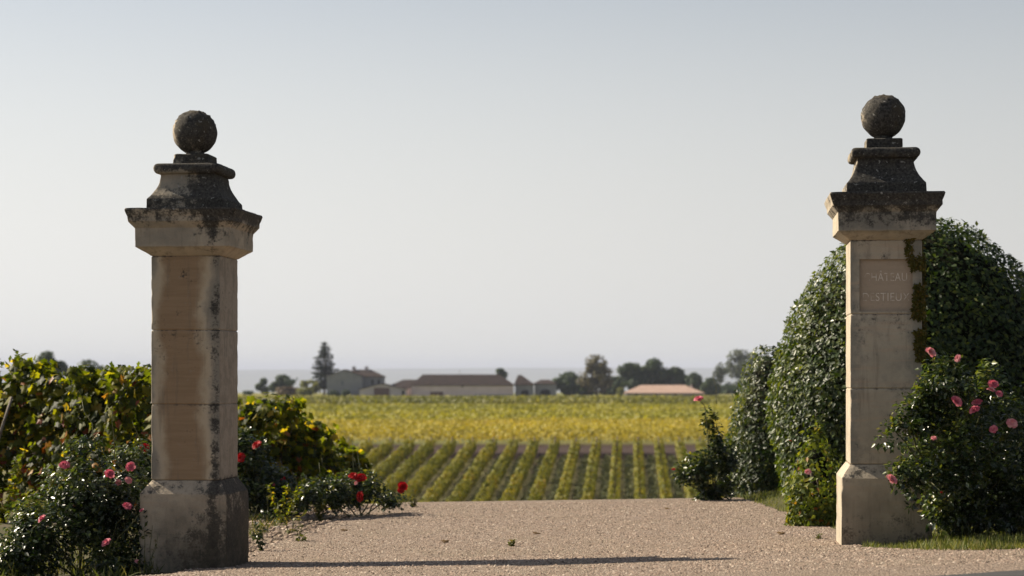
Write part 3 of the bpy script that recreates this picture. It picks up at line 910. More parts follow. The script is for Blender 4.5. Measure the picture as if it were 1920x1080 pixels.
def rose_bush(label, base, blobs, blooms, nleaf, mat, lsize, nsing, seed, group, canes=6, sprigs=0):
    rng = np.random.default_rng(seed)
    root = thing('rose_bush', label, 'rose bush', base, 0, group)
    b0 = np.array(base)
    vol = np.array([r[0] * r[1] * r[2] for _, r in blobs]) ** .75
    vol = vol / vol.sum()
    idx = rng.choice(len(blobs), nleaf // 4, p=vol)
    cs = np.array([c for c, _ in blobs]) - b0
    rs = np.array([r for _, r in blobs])
    d = rand_dirs(len(idx), rng)
    rad = rng.random(len(idx)) ** .45
    P = cs[idx] + d * rs[idx] * rad[:, None]
    P += 0.06 * np.stack([vnoise(P + b0, 6, seed), vnoise(P + b0, 6, seed + 1), vnoise(P + b0, 6, seed + 2)], 1)
    hole = (vnoise(P + b0, 7, seed + 4) > -.34) & (vnoise(P + b0, 3.6, seed + 5) > -.62)
    P, d = P[hole], d[hole]
    P[:, 2] = np.maximum(P[:, 2], .03)
    # each twig tip carries a few leaflets
    PP, NN, TT = [], [], []
    n = len(P)
    ax = unit(d + rng.normal(size=(n, 3)) * .5 + [0, 0, .35])
    for k in range(5):
        side = unit(np.cross(ax, rand_dirs(n, rng)))
        off = ax * (lsize * .55 * k - lsize)[..., None] if False else ax * (lsize * (.5 * k - 1))
        PP.append(P + off + side * lsize * .15)
        TT.append(side + ax * .5 + [0, 0, -.15])
        NN.append(np.array([[0, 0, .8]]) + rng.normal(size=(n, 3)) * .55 + d * .4)
    P, nr, tp = np.vstack(PP), np.vstack(NN), np.vstack(TT)
    n = len(P)
    sz = lsize * (.6 + .7 * rng.random(n))
    P[:, 2] = np.maximum(P[:, 2], .02)
    front = np.where(P[:, 1] < np.percentile(P[:, 1], 45))[0]
    pick = rng.choice(front, min(nsing, len(front)), replace=False)
    rest = np.setdiff1d(np.arange(n), pick)
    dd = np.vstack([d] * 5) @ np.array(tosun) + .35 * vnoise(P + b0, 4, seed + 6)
    sunward = rng.random(n) < np.interp(dd, [.05, .8], [0, .75])  # lighter leaves picked by sun direction, painting sunlight onto the bush
    ry, rest = rest[sunward[rest]], rest[~sunward[rest]]
    V, F = cloud(P[rest], nr[rest], tp[rest], sz[rest], LEAF)
    link('foliage', make_mesh('foliage', V, F, mat), root, kind='stuff')
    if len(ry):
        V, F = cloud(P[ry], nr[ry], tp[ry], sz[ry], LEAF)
        link('sun_tinted_foliage', make_mesh('sun_tinted_foliage', V, F, M['rose_leaf_light']), root, kind='stuff', label='sun-facing leaves coloured lighter as if sunlit')
    leaf_objects(P[pick], nr[pick], tp[pick], sz[pick] * 1.1, LEAF, mat, root)
    # canes: from the crown of the plant to each blob and to the blooms
    tb = []
    targets = [c - b0 for c, _ in blobs] + [np.asarray(p) - b0 for p, _, _ in blooms]
    for tgt in targets:
        src = np.array([rng.normal() * .05, rng.normal() * .05, -.04])
        near_ = cs[np.argmin(((cs - np.array(tgt)) ** 2).sum(1))]
        if len(tb) >= len(blobs):
            tb.append((curve_pts(near_, tgt, .02, 6, .01, rng), np.linspace(.005, .003, 6)))
            continue
        mid = np.array(tgt) * .55 + [0, 0, abs(tgt[2]) * .12] + rng.normal(size=3) * .03
        pts = np.vstack([curve_pts(src, mid, 0, 4, .01, rng), curve_pts(mid, tgt, 0, 4, .008, rng)[1:]])
        tb.append((pts, np.linspace(.009, .004, len(pts))))
    for k in range(sprigs):
        c = cs[rng.integers(len(blobs))]
        a = c + rand_dirs(1, rng)[0] * rs[0] * .6
        tb.append((curve_pts(a, a + [rng.normal() * .12, rng.normal() * .1, .25 + .15 * rng.random()], 0, 5, .015, rng), np.linspace(.004, .002, 5)))
    link('cane', tubes_mesh('cane', tb, M['cane'], 5), root)
    add_blooms(root, blooms, rng)
    return root

def g_at(px, Y):
    x = (px - 960) / FPX * Y
    return np.array([x, Y, float(ground(x, Y))])

YL = 13.55
rose_bush('dense dark rose bush with bright pink blooms hugging the blank pillar', g_at(150, 13.75),
          [(at(165, 935, 13.8), (.34, .30, .30)), (at(90, 1000, 13.6), (.34, .30, .28)), (at(225, 990, 13.9), (.30, .22, .36)), (at(240, 890, 14.2), (.20, .2, .22)), (at(165, 865, 13.9), (.16, .16, .18)), (at(40, 1040, 13.4), (.22, .22, .16)), (at(200, 1050, 13.5), (.30, .2, .12))],
          [(at(121, 873, 13.55), 'pink', .042), (at(205, 889, 13.5), 'pink', .044), (at(245, 875, 13.6), 'pink', .038), (at(240, 901, 13.65), 'pale_pink', .030), (at(238, 950, 13.45), 'pink', .040),
           (at(79, 973, 13.3), 'pink', .032), (at(200, 1018, 13.3), 'pink', .036), (at(266, 957, 13.5), 'pink', .018), (at(257, 1053, 13.4), 'pale_pink', .020), (at(222, 905, 13.7), 'pale_pink', .026)],
          17000, M['rose_leaf'], .042, 200, 31, 'rose bushes by the gate', 6, 6)
rose_bush('sprawling pink rose bush leaning across the inscribed pillar', g_at(1800, 14.0),
          [(at(1775, 725, 12.93), (.20, .16, .19)), (at(1745, 780, 12.98), (.18, .16, .22)), (at(1700, 795, 12.98), (.15, .12, .15)), (at(1675, 805, 12.98), (.09, .1, .10)), (at(1840, 790, 13.18), (.26, .25, .28)), (at(1905, 785, 12.98), (.20, .2, .22)),
           (at(1790, 870, 12.88), (.23, .16, .22)), (at(1720, 895, 12.93), (.15, .12, .10)), (at(1690, 890, 12.88), (.08, .1, .07)), (at(1875, 900, 13.48), (.36, .3, .36)), (at(1800, 945, 13.38), (.26, .2, .20)), (at(1760, 690, 12.98), (.10, .1, .10)), (at(1855, 725, 13.08), (.16, .15, .14)), (at(1760, 880, 13.48), (.24, .16, .40)), (at(1820, 840, 13.8), (.4, .2, .40)), (at(1905, 900, 14.1), (.34, .25, .42)), (at(1850, 955, 14.2), (.42, .22, .24)), (at(1930, 960, 14.2), (.30, .22, .26))],
          [(at(1744, 661, 12.78), 'pale_pink', .040), (at(1796, 672, 12.88), 'pale_pink', .028), (at(1862, 720, 12.83), 'pink', .036), (at(1858, 732, 12.78), 'pale_pink', .030), (at(1873, 739, 12.78), 'pink', .028),
           (at(1793, 753, 12.73), 'pink', .040), (at(1832, 755, 12.78), 'pink', .036), (at(1828, 770, 12.73), 'pink', .042), (at(1863, 805, 12.78), 'pink', .030), (at(1897, 794, 12.73), 'pale_pink', .038),
           (at(1751, 822, 12.73), 'pale_pink', .022), (at(1671, 899, 12.68), 'pale_pink', .040), (at(1765, 923, 12.68), 'red', .010)],
          30000, M['rose_leaf'], .044, 240, 32, 'rose bushes by the gate', 6, 0)
rose_bush('tall single rose cane with one pink bloom at the drive crest', g_at(1335, 21.2),
          [(at(1335, 905, 21.2), (.24, .22, .24)), (at(1310, 880, 21.1), (.14, .16, .20)), (at(1360, 870, 21.4), (.12, .16, .26)), (at(1345, 830, 21.2), (.09, .1, .18)), (at(1332, 790, 21.2), (.045, .05, .12)), (at(1322, 765, 21.2), (.03, .03, .06)), (at(1285, 890, 21.1), (.10, .1, .08))],
          [(at(1310, 749, 21.1), 'pink', .052), (at(1263, 880, 21.0), 'red', .022)],
          5200, M['rose_leaf'], .055, 100, 33, 'rose bushes by the gate', 5, 2)
rose_bush('red rose bush standing directly behind the blank pillar', g_at(470, 19.4),
          [(at(470, 900, 19.4), (.31, .27, .38)), (at(520, 930, 19.7), (.27, .24, .26)), (at(455, 850, 19.4), (.18, .2, .22)), (at(290, 900, 19.6), (.29, .24, .38)), (at(270, 860, 19.6), (.14, .16, .20)), (at(495, 970, 18.8), (.12, .12, .10))],
          [(at(482, 835, 19.1), 'red', .048), (at(452, 858, 19.1), 'red', .048), (at(271, 840, 19.2), 'red', .052), (at(530, 897, 19.4), 'red', .026), (at(512, 908, 19.3), 'pink', .020)],
          9000, M['rose_leaf'], .054, 120, 34, 'rose bushes by the gate', 6, 5)
rose_bush('straggly low rose bush with deep red blooms at the verge end', g_at(680, 19.3),
          [(at(640, 925, 19.2), (.24, .22, .18)), (at(690, 925, 19.4), (.22, .2, .16)), (at(735, 938, 19.6), (.15, .15, .09)), (at(660, 905, 19.3), (.14, .12, .12)), (at(590, 930, 19.0), (.24, .2, .16)), (at(755, 920, 19.5), (.03, .03, .12))],
          [(at(662, 893, 19.0), 'red', .050), (at(676, 896, 19.0), 'red', .054), (at(668, 906, 19.0), 'pale_pink', .022), (at(755, 912, 19.2), 'red', .054), (at(752, 920, 19.2), 'red', .036), (at(676, 931, 19.0), 'red', .048)],
          4200, M['rose_leaf'], .05, 100, 35, 'rose bushes by the gate', 6, 10)
add_blooms(yel, [(at(1515, 885, 16.08), 'pale_pink', .032), (at(1482, 827, 16.1), 'red', .014)], np.random.default_rng(5))

# ------------------------------------------------------------------ grapevines near the gate
def grapevine(label, base, height, half, depth, nleaf, nred, seed, nsing=110, lsize=.115, low=.12, stake=None, rz=0.):
    rng = np.random.default_rng(seed)
    root = thing('grapevine', label, 'grapevine', base, rz, 'tall autumn grapevines left of the drive')
    def pts(n, z0, z1):
        x = (rng.random(n) * 2 - 1) * half
        z = z0 + (z1 - z0) * rng.random(n) ** .85
        s = np.sign(rng.random(n) - .42) * rng.random(n) ** .75
        prof_ = .75 + .35 * np.sin(np.clip(z / height, 0, 1) * 2.6)
        P = np.stack([x, x * 0, z], 1)
        y = -s * depth * prof_ - .16 * vnoise(P + np.array(base), 3.2, seed + 7)
        P = np.stack([x, y, z], 1)
        topz = height + .10 * vnoise(np.stack([x + base[0], x * 0, x * 0], 1), 2.6, seed) + .05 * vnoise(np.stack([x + base[0], x * 0, x * 0], 1), 9, seed)
        keep = (z < topz) & (vnoise(P + np.array(base), 3.6, seed + 3) > -.22)
        return P[keep], s[keep]
    P, s = pts(nleaf, low * height, height + .08)
    # shoots that stand above the trimmed top
    for k in range(7):
        x0 = (rng.random() * 2 - 1) * half
        m = 9
        t = np.linspace(0, 1, m)
        q = np.stack([x0 + .05 * rng.normal(size=m) + rng.normal() * .1 * t, rng.normal(size=m) * .05, height - .1 + t * (.14 + .10 * rng.random())], 1)
        P = np.vstack([P, q]); s = np.concatenate([s, np.zeros(m)])
    n = len(P)
    nr = np.stack([rng.normal(size=n) * .6, -s * .9 + rng.normal(size=n) * .5, .45 + rng.normal(size=n) * .5], 1)
    tp = np.stack([rng.normal(size=n) * .5, rng.normal(size=n) * .4, -.9 + rng.normal(size=n) * .4], 1)
    sz = lsize * (.55 + .7 * rng.random(n))
    fr = np.where((s > .55) | (P[:, 2] > height - .08))[0]
    pick = rng.choice(fr, min(nsing, len(fr)), replace=False)
    rest = np.setdiff1d(np.arange(n), pick)
    V, F = cloud(P[rest], nr[rest], tp[rest], sz[rest], VINELEAF)
    link('foliage', make_mesh('foliage', V, F, M['vine']), root, kind='stuff')
    leaf_objects(P[pick], nr[pick], tp[pick], sz[pick], VINELEAF, M['vine'], root)
    Pr, sr = pts(nred * 2, .05 * height, height)
    # reddened leaves gather in the lower half
    kp = rng.random(len(Pr)) < np.interp(Pr[:, 2] / height, [0, .45, .7, 1], [1, .8, .25, .12])
    Pr, sr = Pr[kp], sr[kp]
    n = len(Pr)
    nr = np.stack([rng.normal(size=n) * .6, -sr * .9 + rng.normal(size=n) * .5, .35 + rng.normal(size=n) * .5], 1)
    tp = np.stack([rng.normal(size=n) * .5, rng.normal(size=n) * .4, -.9 + rng.normal(size=n) * .4], 1)
    V, F = cloud(Pr - np.array([0, .02, 0]), nr, tp, lsize * (.5 + .6 * rng.random(n)), VINELEAF)
    link('autumn_foliage', make_mesh('autumn_foliage', V, F, M['vine_red']), root, kind='stuff', label='reddened and orange leaves')
    tr = [(curve_pts((0, 0, -.08), (.06 * rng.normal(), 0, height * .42), 0, 7, .025, rng), np.linspace(.035, .024, 7))]
    for sgn in (-1, 1):
        tr.append((curve_pts((0, 0, height * .4), (sgn * half * .9, 0, height * .5), .04, 6, .02, rng), np.linspace(.02, .008, 6)))
    link('trunk', tubes_mesh('trunk', tr, M['bark'], 7), root)
    sh = []
    for k in range(12):
        x0 = (rng.random() * 2 - 1) * half * .9
        sh.append((curve_pts((x0, 0, height * .48), (x0 + rng.normal() * .12, rng.normal() * .12, height * (.8 + .22 * rng.random())), 0, 6, .03, rng), np.linspace(.006, .003, 6)))
    link('shoot', tubes_mesh('shoot', sh, M['bark'], 5), root)
    if stake:
        a, b = [np.array(Matrix.Rotation(-rz, 3, 'Z') @ Vector(np.array(p) - base)) + base for p in stake]
        link('stake', tubes_mesh('stake', [(curve_pts(np.array(a) - base, np.array(b) - base, 0, 3, .0), np.array([.018, .016, .015]))], M['pale_wood'], 8), root)
    return root

RZ = R(-36)
vl = [(-72, 22.4, 680, .56, 'grapevine at the very edge, cut off by the picture side', None),
      (20, 22.0, 672, .50, 'tall green grapevine with a leaning pale stake', (at(-5, 830, 20.6), at(22, 745, 20.9))),
      (118, 21.4, 700, .46, 'full grapevine below the far tree top, above the pink roses', None),
      (212, 20.8, 694, .44, 'grapevine with tall shoots just left of the blank pillar', None),
      (305, 20.2, 690, .44, 'grapevine mostly hidden behind the blank pillar shaft', None)]
for k, (px, Y, py, hf, lab, stk) in enumerate(vl):
    b = g_at(px, Y)
    top = at(px, py, Y)[2]
    grapevine(lab, b, top - b[2] - .05, hf, .32, 2500, 300, 50 + k, stake=stk, rz=RZ, lsize=.105)
vr = [(545, 25.0, 782, .36, 'grapevine filling the gap behind the straggly red roses', .32),
      (500, 24.6, 748, .42, 'grapevine emerging to the right of the blank pillar, lit yellow green', .32),
      (585, 25.8, 800, .36, 'shorter grapevine second from the blank pillar, reddish at its foot', .32),
      (632, 27.0, 842, .34, 'lowest grapevine nearest the vineyard slope', .30)]
for k, (px, Y, py, hf, lab, dp) in enumerate(vr):
    b = g_at(px, Y)
    top = at(px, py, Y)[2]
    grapevine(lab, b, top - b[2] - .05, hf, dp, 2300, 140, 70 + k, 90, .11, .10, rz=RZ)

# ------------------------------------------------------------------ verge stones, pebbles, weeds, grass
def pebbles(name, P, size, mat, rng, flat=.6, small=False):
    ico_v = np.array([[0, 0, 1], [.89, 0, .45], [.28, .85, .45], [-.72, .53, .45], [-.72, -.53, .45], [.28, -.85, .45], [.72, .53, -.45], [-.28, .85, -.45], [-.89, 0, -.45], [-.28, -.85, -.45], [.72, -.53, -.45], [0, 0, -1]])
    ico_f = np.array([[0, 1, 2], [0, 2, 3], [0, 3, 4], [0, 4, 5], [0, 5, 1], [1, 6, 2], [2, 7, 3], [3, 8, 4], [4, 9, 5], [5, 10, 1], [6, 7, 2], [7, 8, 3], [8, 9, 4], [9, 10, 5], [10, 6, 1], [11, 7, 6], [11, 8, 7], [11, 9, 8], [11, 10, 9], [11, 6, 10]])
    if small:
        ico_v = np.array([[.15, .1, 1], [1, 0, 0], [.31, .95, .1], [-.81, .59, 0], [-.81, -.59, .1], [.31, -.95, 0]])
        ico_f = np.array([[0, 1, 2], [0, 2, 3], [0, 3, 4], [0, 4, 5], [0, 5, 1]])
    nv_ = len(ico_v)
    n = len(P)
    a = rng.random(n) * 6.28
    sxy = .7 + .6 * rng.random((n, 2))
    V = ico_v[None] * (1 + .18 * rng.normal(size=(n, nv_, 1)))
    V = V * np.stack([sxy[:, 0], sxy[:, 1], np.full(n, flat) * (.7 + .5 * rng.random(n))], 1)[:, None]
    c_, s_ = np.cos(a)[:, None], np.sin(a)[:, None]
    V = np.stack([V[..., 0] * c_ - V[..., 1] * s_, V[..., 0] * s_ + V[..., 1] * c_, V[..., 2]], -1)
    V = V * np.asarray(size)[:, None, None] + P[:, None]
    F = (ico_f[None] + (np.arange(n) * nv_)[:, None, None]).reshape(-1, 3)
    return link(name, make_mesh(name, V.reshape(-1, 3), F, mat), kind='stuff')

rng = np.random.default_rng(91)
n = 34000
y = 10.6 + rng.random(n) ** 1.3 * 10.5
xa = np.interp(y, yd, xl); xb = np.interp(y, yd, np.minimum(xr, 4.5))
x = xa + (xb - xa) * rng.random(n)
pebbles('loose_gravel', np.stack([x, y, ground(x, y) + .022], 1), .0045 + .0075 * rng.random(n) ** 2, M['pebble'], rng, .8, True)
n = 3200
y = 14.2 + rng.random(n) * 7.3
x = np.interp(y, [14, 16, 21, 22.5], [-2.75, -3.0, -2.5, -2.3]) + rng.random(n) * np.interp(y, [14, 16, 21], [.8, 1.1, 1.2])
pebbles('verge_stones', np.stack([x, y, ground(x, y) + .015], 1), .008 + .024 * rng.random(n) ** 2.5, M['pebble'], rng, .55)

def blades(name, P, h, mat, rng, lean=.35):
    n = len(P)
    tip = np.stack([rng.normal(size=n) * lean, rng.normal(size=n) * lean, np.ones(n)], 1)
    nr = rand_dirs(n, rng); nr[:, 2] *= .3
    V, F = cloud(P, nr, tip, h, BLADE)
    # cloud() re-orthogonalises the tip against the normal, keep blades upright
    return link(name, make_mesh(name, V, F, mat), kind='stuff')
n = 46000
y = 12.15 + rng.random(n) ** 1.5 * 10
x = 2.3 + rng.random(n) * 3.2
edge = np.interp(y, [11.95, 12.3, 12.6, 13.3, 13.7, 14.6, 15.8, 21, 23], [3.3, 2.78, 2.62, 2.40, 2.52, 2.74, 2.66, 2.58, 2.56]) + .03 * vnoise(np.stack([x, y, x * 0], 1), 9, 3)
k = (x > edge)
x, y = x[k], y[k]
hh = (.028 + .05 * rng.random(len(x))) * (1 + .5 * vnoise(np.stack([x, y, x * 0], 1), 3, 4))
blades('verge_grass', np.stack([x, y, ground(x, y) + .008], 1), hh * .95, M['grass'], rng)
n = 11000
y = 13.0 + rng.random(n) * 9
x = -2.2 - rng.random(n) * 2.2
k = (vnoise(np.stack([x, y, x * 0], 1), 2.2, 6) > -.1) & ((x < np.interp(y, [13, 15, 21, 23], [-2.6, -2.18, -1.6, -1.5])))
x, y = x[k], y[k]
blades('weedy_grass', np.stack([x, y, ground(x, y) + .01], 1), .03 + .09 * rng.random(len(x)) ** 1.5, M['weed'], rng, .6)
# long grass at the far left corner
n = 900
x = -4.2 + rng.random(n) * .75; y = 12.6 + rng.random(n) * 2.2
blades('corner_grass', np.stack([x, y, ground(x, y)], 1), .06 + .13 * rng.random(n), M['grass'], rng, .4)

def weed(label, base, h, seed, n=40, mat='weed', ls=.045):
    r_ = np.random.default_rng(seed)
    root = thing('weed', label, 'weed', base, 0, 'weeds along the verges')
    tb, P, T = [], [], []
    for q in range(4):
        tipp = np.array([r_.normal() * h * .3, r_.normal() * h * .3, h * (.6 + .5 * r_.random())])
        c = curve_pts((0, 0, -.02), tipp, 0, 6, .01, r_)
        tb.append((c, np.linspace(.004, .0015, 6)))
        t = r_.random(n // 4)
        P.append(np.stack([np.interp(t, np.linspace(0, 1, 6), c[:, a]) for a in range(3)], 1))
    P = np.vstack(P)
    m = len(P)
    V, F = cloud(P, r_.normal(size=(m, 3)) * .5 + [0, 0, .8], r_.normal(size=(m, 3)) + [0, 0, .3], ls * (.5 + .8 * r_.random(m)), LEAF)
    link('foliage', make_mesh('foliage', V, F, M[mat]), root, kind='stuff')
    link('stalk', tubes_mesh('stalk', tb, M['cane'], 5), root)
weed('thin pale weed against the left foot of the blank pillar', g_at(278, 13.45) + [0, 0, .0], .36, 1, 36, 'weed', .03)
weed('leafy weed at the right foot of the blank pillar', g_at(492, 15.3), .22, 2, 90, 'rose_leaf', .045)
weed('bright weed tuft in the stony verge', g_at(545, 17.2), .26, 3, 80)
weed('wispy weed on the stony verge beside the drive', g_at(565, 16.2), .20, 4, 40)
weed('fresh green sprout in the grass below the pink rose', g_at(1772, 13.3), .16, 5, 36, 'rose_leaf_light', .05)
weed('small clump at the left foot of the inscribed pillar', g_at(1535, 14.6), .07, 6, 60, 'weed', .03)
weed('lime weed in the grass at the far right', g_at(1908, 13.4), .16, 7, 70, 'weed', .04)
weed('dark bushy undergrowth beneath the middle grapevine', g_at(570, 20.2), .42, 11, 420, 'rose_leaf', .055)
weed('tangled undergrowth between the red roses', g_at(625, 20.6), .46, 12, 420, 'vine', .055)
weed('thick green undergrowth right beside the red rose bush', g_at(528, 18.6), .46, 13, 420, 'vine', .05)
weed('low weeds fringing the verge below the straggly roses', g_at(600, 18.8), .24, 14, 200, 'weed', .045)
weed('low pale weeds at the drive crest beyond the red roses', g_at(775, 20.6), .13, 15, 120, 'weed', .04)
weed('dark leafy growth under the vine with the leaning stake', g_at(5, 19.6), .75, 16, 700, 'vine', .06)
weed('tiny weed growing through the middle of the drive', at(962, 1018, 14.9) * [1, 1, 0] + [0, 0, float(ground(0, 14.9)) + .03], .045, 8, 40, 'weed', .035)
for k, (px, py, Y) in enumerate([(1247, 955, 19.4), (1000, 990, 16.2), (640, 995, 17.2), (1460, 1005, 15.2), (830, 1005, 15.5)]):
    b = g_at(px, Y) + [0, 0, .03]
    labs = ['dry leaf lying near the far crest of the drive', 'dry leaf near the drive centre', 'dry leaf on the drive by the stony verge', 'dry leaf near the inscribed pillar', 'dry leaf left of the drive centre']
    V, F = cloud(np.array([[0, 0, .0]]), np.array([[.2, -.5, .9]]), np.array([[1, .2 * k, .2]]), [.07], VINELEAF)
    o = link('fallen_leaf', make_mesh('fallen_leaf', V, F, M['dead_leaf']), label=labs[k], category='leaf', group='fallen leaves on the drive')
    o.location = b

# ------------------------------------------------------------------ the slope of vine rows
def row_mesh(L, seed):
    r_ = np.random.default_rng(seed)
    n = int(L * 160)
    yy = r_.random(n) * L
    zz = .12 + .84 * r_.random(n) ** .8
    Pn = np.stack([np.zeros(n), yy, np.zeros(n)], 1)
    zz = zz * (1 + .14 * vnoise(Pn, 1.1, seed))
    hw = .235 * (.75 + .45 * np.sin(np.clip(zz, 0, 1.1) * 2.4)) * (1 + .25 * vnoise(Pn, 2.3, seed + 1))
    s = np.sign(r_.random(n) - .5) * r_.random(n) ** .35
    P = np.stack([s * hw, yy, zz], 1)
    nr = np.stack([s * .8 + r_.normal(size=n) * .5, r_.normal(size=n) * .6, .5 + r_.normal(size=n) * .4], 1)
    tp = np.stack([r_.normal(size=n) * .5, r_.normal(size=n) * .5, -.8 + r_.normal(size=n) * .4], 1)
    return cloud(P, nr, tp, .13 * (.7 + .6 * r_.random(n)), CLUMP)
DIR = 220 / FPX
y0r, y1r = 92.0, 139.0
variants = []
for s in range(5):
    V, F = row_mesh(y1r - y0r, 200 + s)
    yy = V[:, 1] + y0r
    V[:, 1] = yy - y0r
    variants.append((V, F))
vm = {}
ord_ = ['first', 'second', 'third', 'fourth', 'fifth', 'sixth', 'seventh', 'eighth', 'ninth', 'tenth', 'eleventh', 'twelfth', 'thirteenth', 'fourteenth', 'fifteenth', 'sixteenth', 'seventeenth', 'eighteenth', 'nineteenth', 'twentieth', 'twenty-first', 'twenty-second']
post_mesh = None
for k in range(-9, 20):
    # foot position at y0r; row k=0 shows leftmost beside the red roses
    px_top = 655 + k * 38.6
    xt = (px_top - 960) / FPX * 139.5
    x0 = xt - DIR * (y1r - y0r)
    q = k % 5
    if q not in vm:
        V, F = variants[q]
        zoff = np.interp(V[:, 1] + y0r, _YB, _ZB) - np.interp(y0r, _YB, _ZB)
        Vx = V.copy(); Vx[:, 0] += DIR * V[:, 1]; Vx[:, 2] += zoff
        vm[q] = make_mesh('row_foliage', Vx, F, M['row'])
        tb = []
        r_ = np.random.default_rng(300 + q)
        for yy in np.arange(.5, y1r - y0r, 1.1):
            zo = float(np.interp(yy + y0r, _YB, _ZB) - np.interp(y0r, _YB, _ZB))
            tb.append(([(DIR * yy, yy, zo - .05), (DIR * yy + r_.normal() * .03, yy + .02, zo + .45)], np.array([.03, .022])))
        vm[(q, 't')] = tubes_mesh('row_trunks', tb, M['bark'], 4)
        vm[(q, 'p')] = tubes_mesh('row_end_post', [([(DIR * (y1r - y0r), y1r - y0r + .1, float(np.interp(y1r, _YB, _ZB) - np.interp(y0r, _YB, _ZB)) - .1), (DIR * (y1r - y0r), y1r - y0r + .1, float(np.interp(y1r, _YB, _ZB) - np.interp(y0r, _YB, _ZB)) + 1.15)], np.array([.05, .05]))], M['pale_wood'], 6)
    if k < 0:
        lab = 'vine row hidden behind the roses, %s beyond the leftmost visible one' % ['', 'first', 'second', 'third', 'fourth', 'fifth', 'sixth', 'seventh', 'eighth', 'ninth'][-k]
    elif k < 17:
        lab = '%s green vine row on the slope, counting rightward from the red roses' % ord_[k]
    else:
        lab = 'vine row behind the rose cane, %s counting rightward from the red roses' % ord_[k]
    rt = thing('vine_row', lab, 'vine row', (x0, y0r, float(np.interp(y0r, _YB, _ZB))), 0, 'green vine rows on the slope below the drive')
    link('row_foliage', vm[q], rt, kind='stuff')
    link('row_trunks', vm[(q, 't')], rt, kind='stuff')
    link('end_post', vm[(q, 'p')], rt)

# turf strips left to grow midway between the rows
def row_turf():
    r_ = np.random.default_rng(390)
    Ps = []
    for k in range(-9, 20):
        xt = (655 + (k + .56) * 38.6 - 960) / FPX * 139.5
        m = 2000
        yy = y0r + 2 + (y1r - y0r - 5) * r_.random(m)
        xx = xt - DIR * (y1r - yy) + r_.normal(size=m) * .13
        Ps.append(np.stack([xx, yy, np.interp(yy, _YB, _ZB) + .03 + .16 * r_.random(m)], 1))
    P = np.vstack(Ps)
    n = len(P)
    V, F = cloud(P, r_.normal(size=(n, 3)) * .6 + [0, -.3, .7], r_.normal(size=(n, 3)) + [0, 0, .4], .13 * (.7 + .6 * r_.random(n)), CLUMP)
    m_ = leaf_mat('dusty_turf_blade', [(0, (.13, .15, .07)), (.6, (.20, .215, .11)), (1, (.28, .27, .16))], .8, .15, .2)
    link('turf_strips', make_mesh('turf_strips', V, F, m_), kind='stuff')
row_turf()

# far blocks whose vines merge into a mass
def block(name, Y0, Y1, spacing, step, size, height, mat, seed, lean=0.):
    r_ = np.random.default_rng(seed)
    Ps = []
    for Y in np.arange(Y0, Y1, spacing):
        hw = .30 * Y + 5
        m = int(2 * hw / step)
        x = -hw + 2 * hw * r_.random(m)
        yy = Y + r_.normal(size=m) * .22 * min(spacing, 2.)
        h = height * (.25 + .8 * r_.random(m) ** .6)
        h = h * (1 + .16 * vnoise(np.stack([x, yy, x * 0], 1), .35, seed))
        Ps.append(np.stack([x, yy, np.interp(yy, _YB, _ZB) + h], 1))
    P = np.vstack(Ps)
    n = len(P)
    nr = np.stack([r_.normal(size=n) * .7, -.5 + r_.normal(size=n) * .6, .7 + r_.normal(size=n) * .4], 1)
    tp = np.stack([r_.normal(size=n), r_.normal(size=n) * .5, -.4 + r_.normal(size=n) * .5], 1)
    V, F = cloud(P, nr, tp, size * (.7 + .6 * r_.random(n)), CLUMP)
    link(name, make_mesh(name, V, F, mat), kind='stuff', label=name.replace('_', ' ') + ' spreading across the plain')
block('golden_vineyard', 149.5, 200, 1.7, .030, .18, 1.15, M['yellow_block'], 401)
block('olive_vineyard', 202, 318, 2.2, .085, .33, 1.1, M['olive_block'], 402)
block('green_vineyard', 322, 410, 2.6, .14, .48, 1.7, M['green_block'], 403)
block('far_olive_vineyard', 414, 546, 3.2, .22, .60, 1.2, M['olive_block'], 404)

# ------------------------------------------------------------------ the farm far across the plain
def poly(name, V, F, mat, parent, **kw):
    me = bpy.data.meshes.new(name)
    me.from_pydata([tuple(map(float, v)) for v in V], [], F)
    me.materials.append(mat)
    me.polygons.foreach_set('use_smooth', np.zeros(len(me.polygons), bool))
    me.update()
    return link(name, me, parent, **kw)
def boxp(name, b, mat, parent, **kw):
    return link(name, boxmesh(name, b, mat), parent, **kw)
S_ = 560 / FPX       # metres per photo pixel at the farm
FZ = float(ground(0, 560))
def hipped(name, x0, x1, y0, y1, ze, zr, hipl, hipr, mat, parent, ov=.35, th=.22):
    """ridge along x. hipl/hipr = how far the ridge ends come in (0 = gable)"""
    X0, X1, Y0, Y1 = x0 - ov, x1 + ov, y0 - ov, y1 + ov
    ym = (y0 + y1) / 2
    V = [(X0, Y0, ze), (X1, Y0, ze), (X1, Y1, ze), (X0, Y1, ze), (X0 + hipl, ym, zr), (X1 - hipr, ym, zr),
         (X0, Y0, ze - th), (X1, Y0, ze - th), (X1, Y1, ze - th), (X0, Y1, ze - th)]
    F = [(0, 1, 5, 4), (2, 3, 4, 5), (1, 2, 5), (3, 0, 4), (0, 6, 7, 1), (1, 7, 8, 2), (2, 8, 9, 3), (3, 9, 6, 0), (9, 8, 7, 6)]
    return poly(name, V, F, mat, parent)
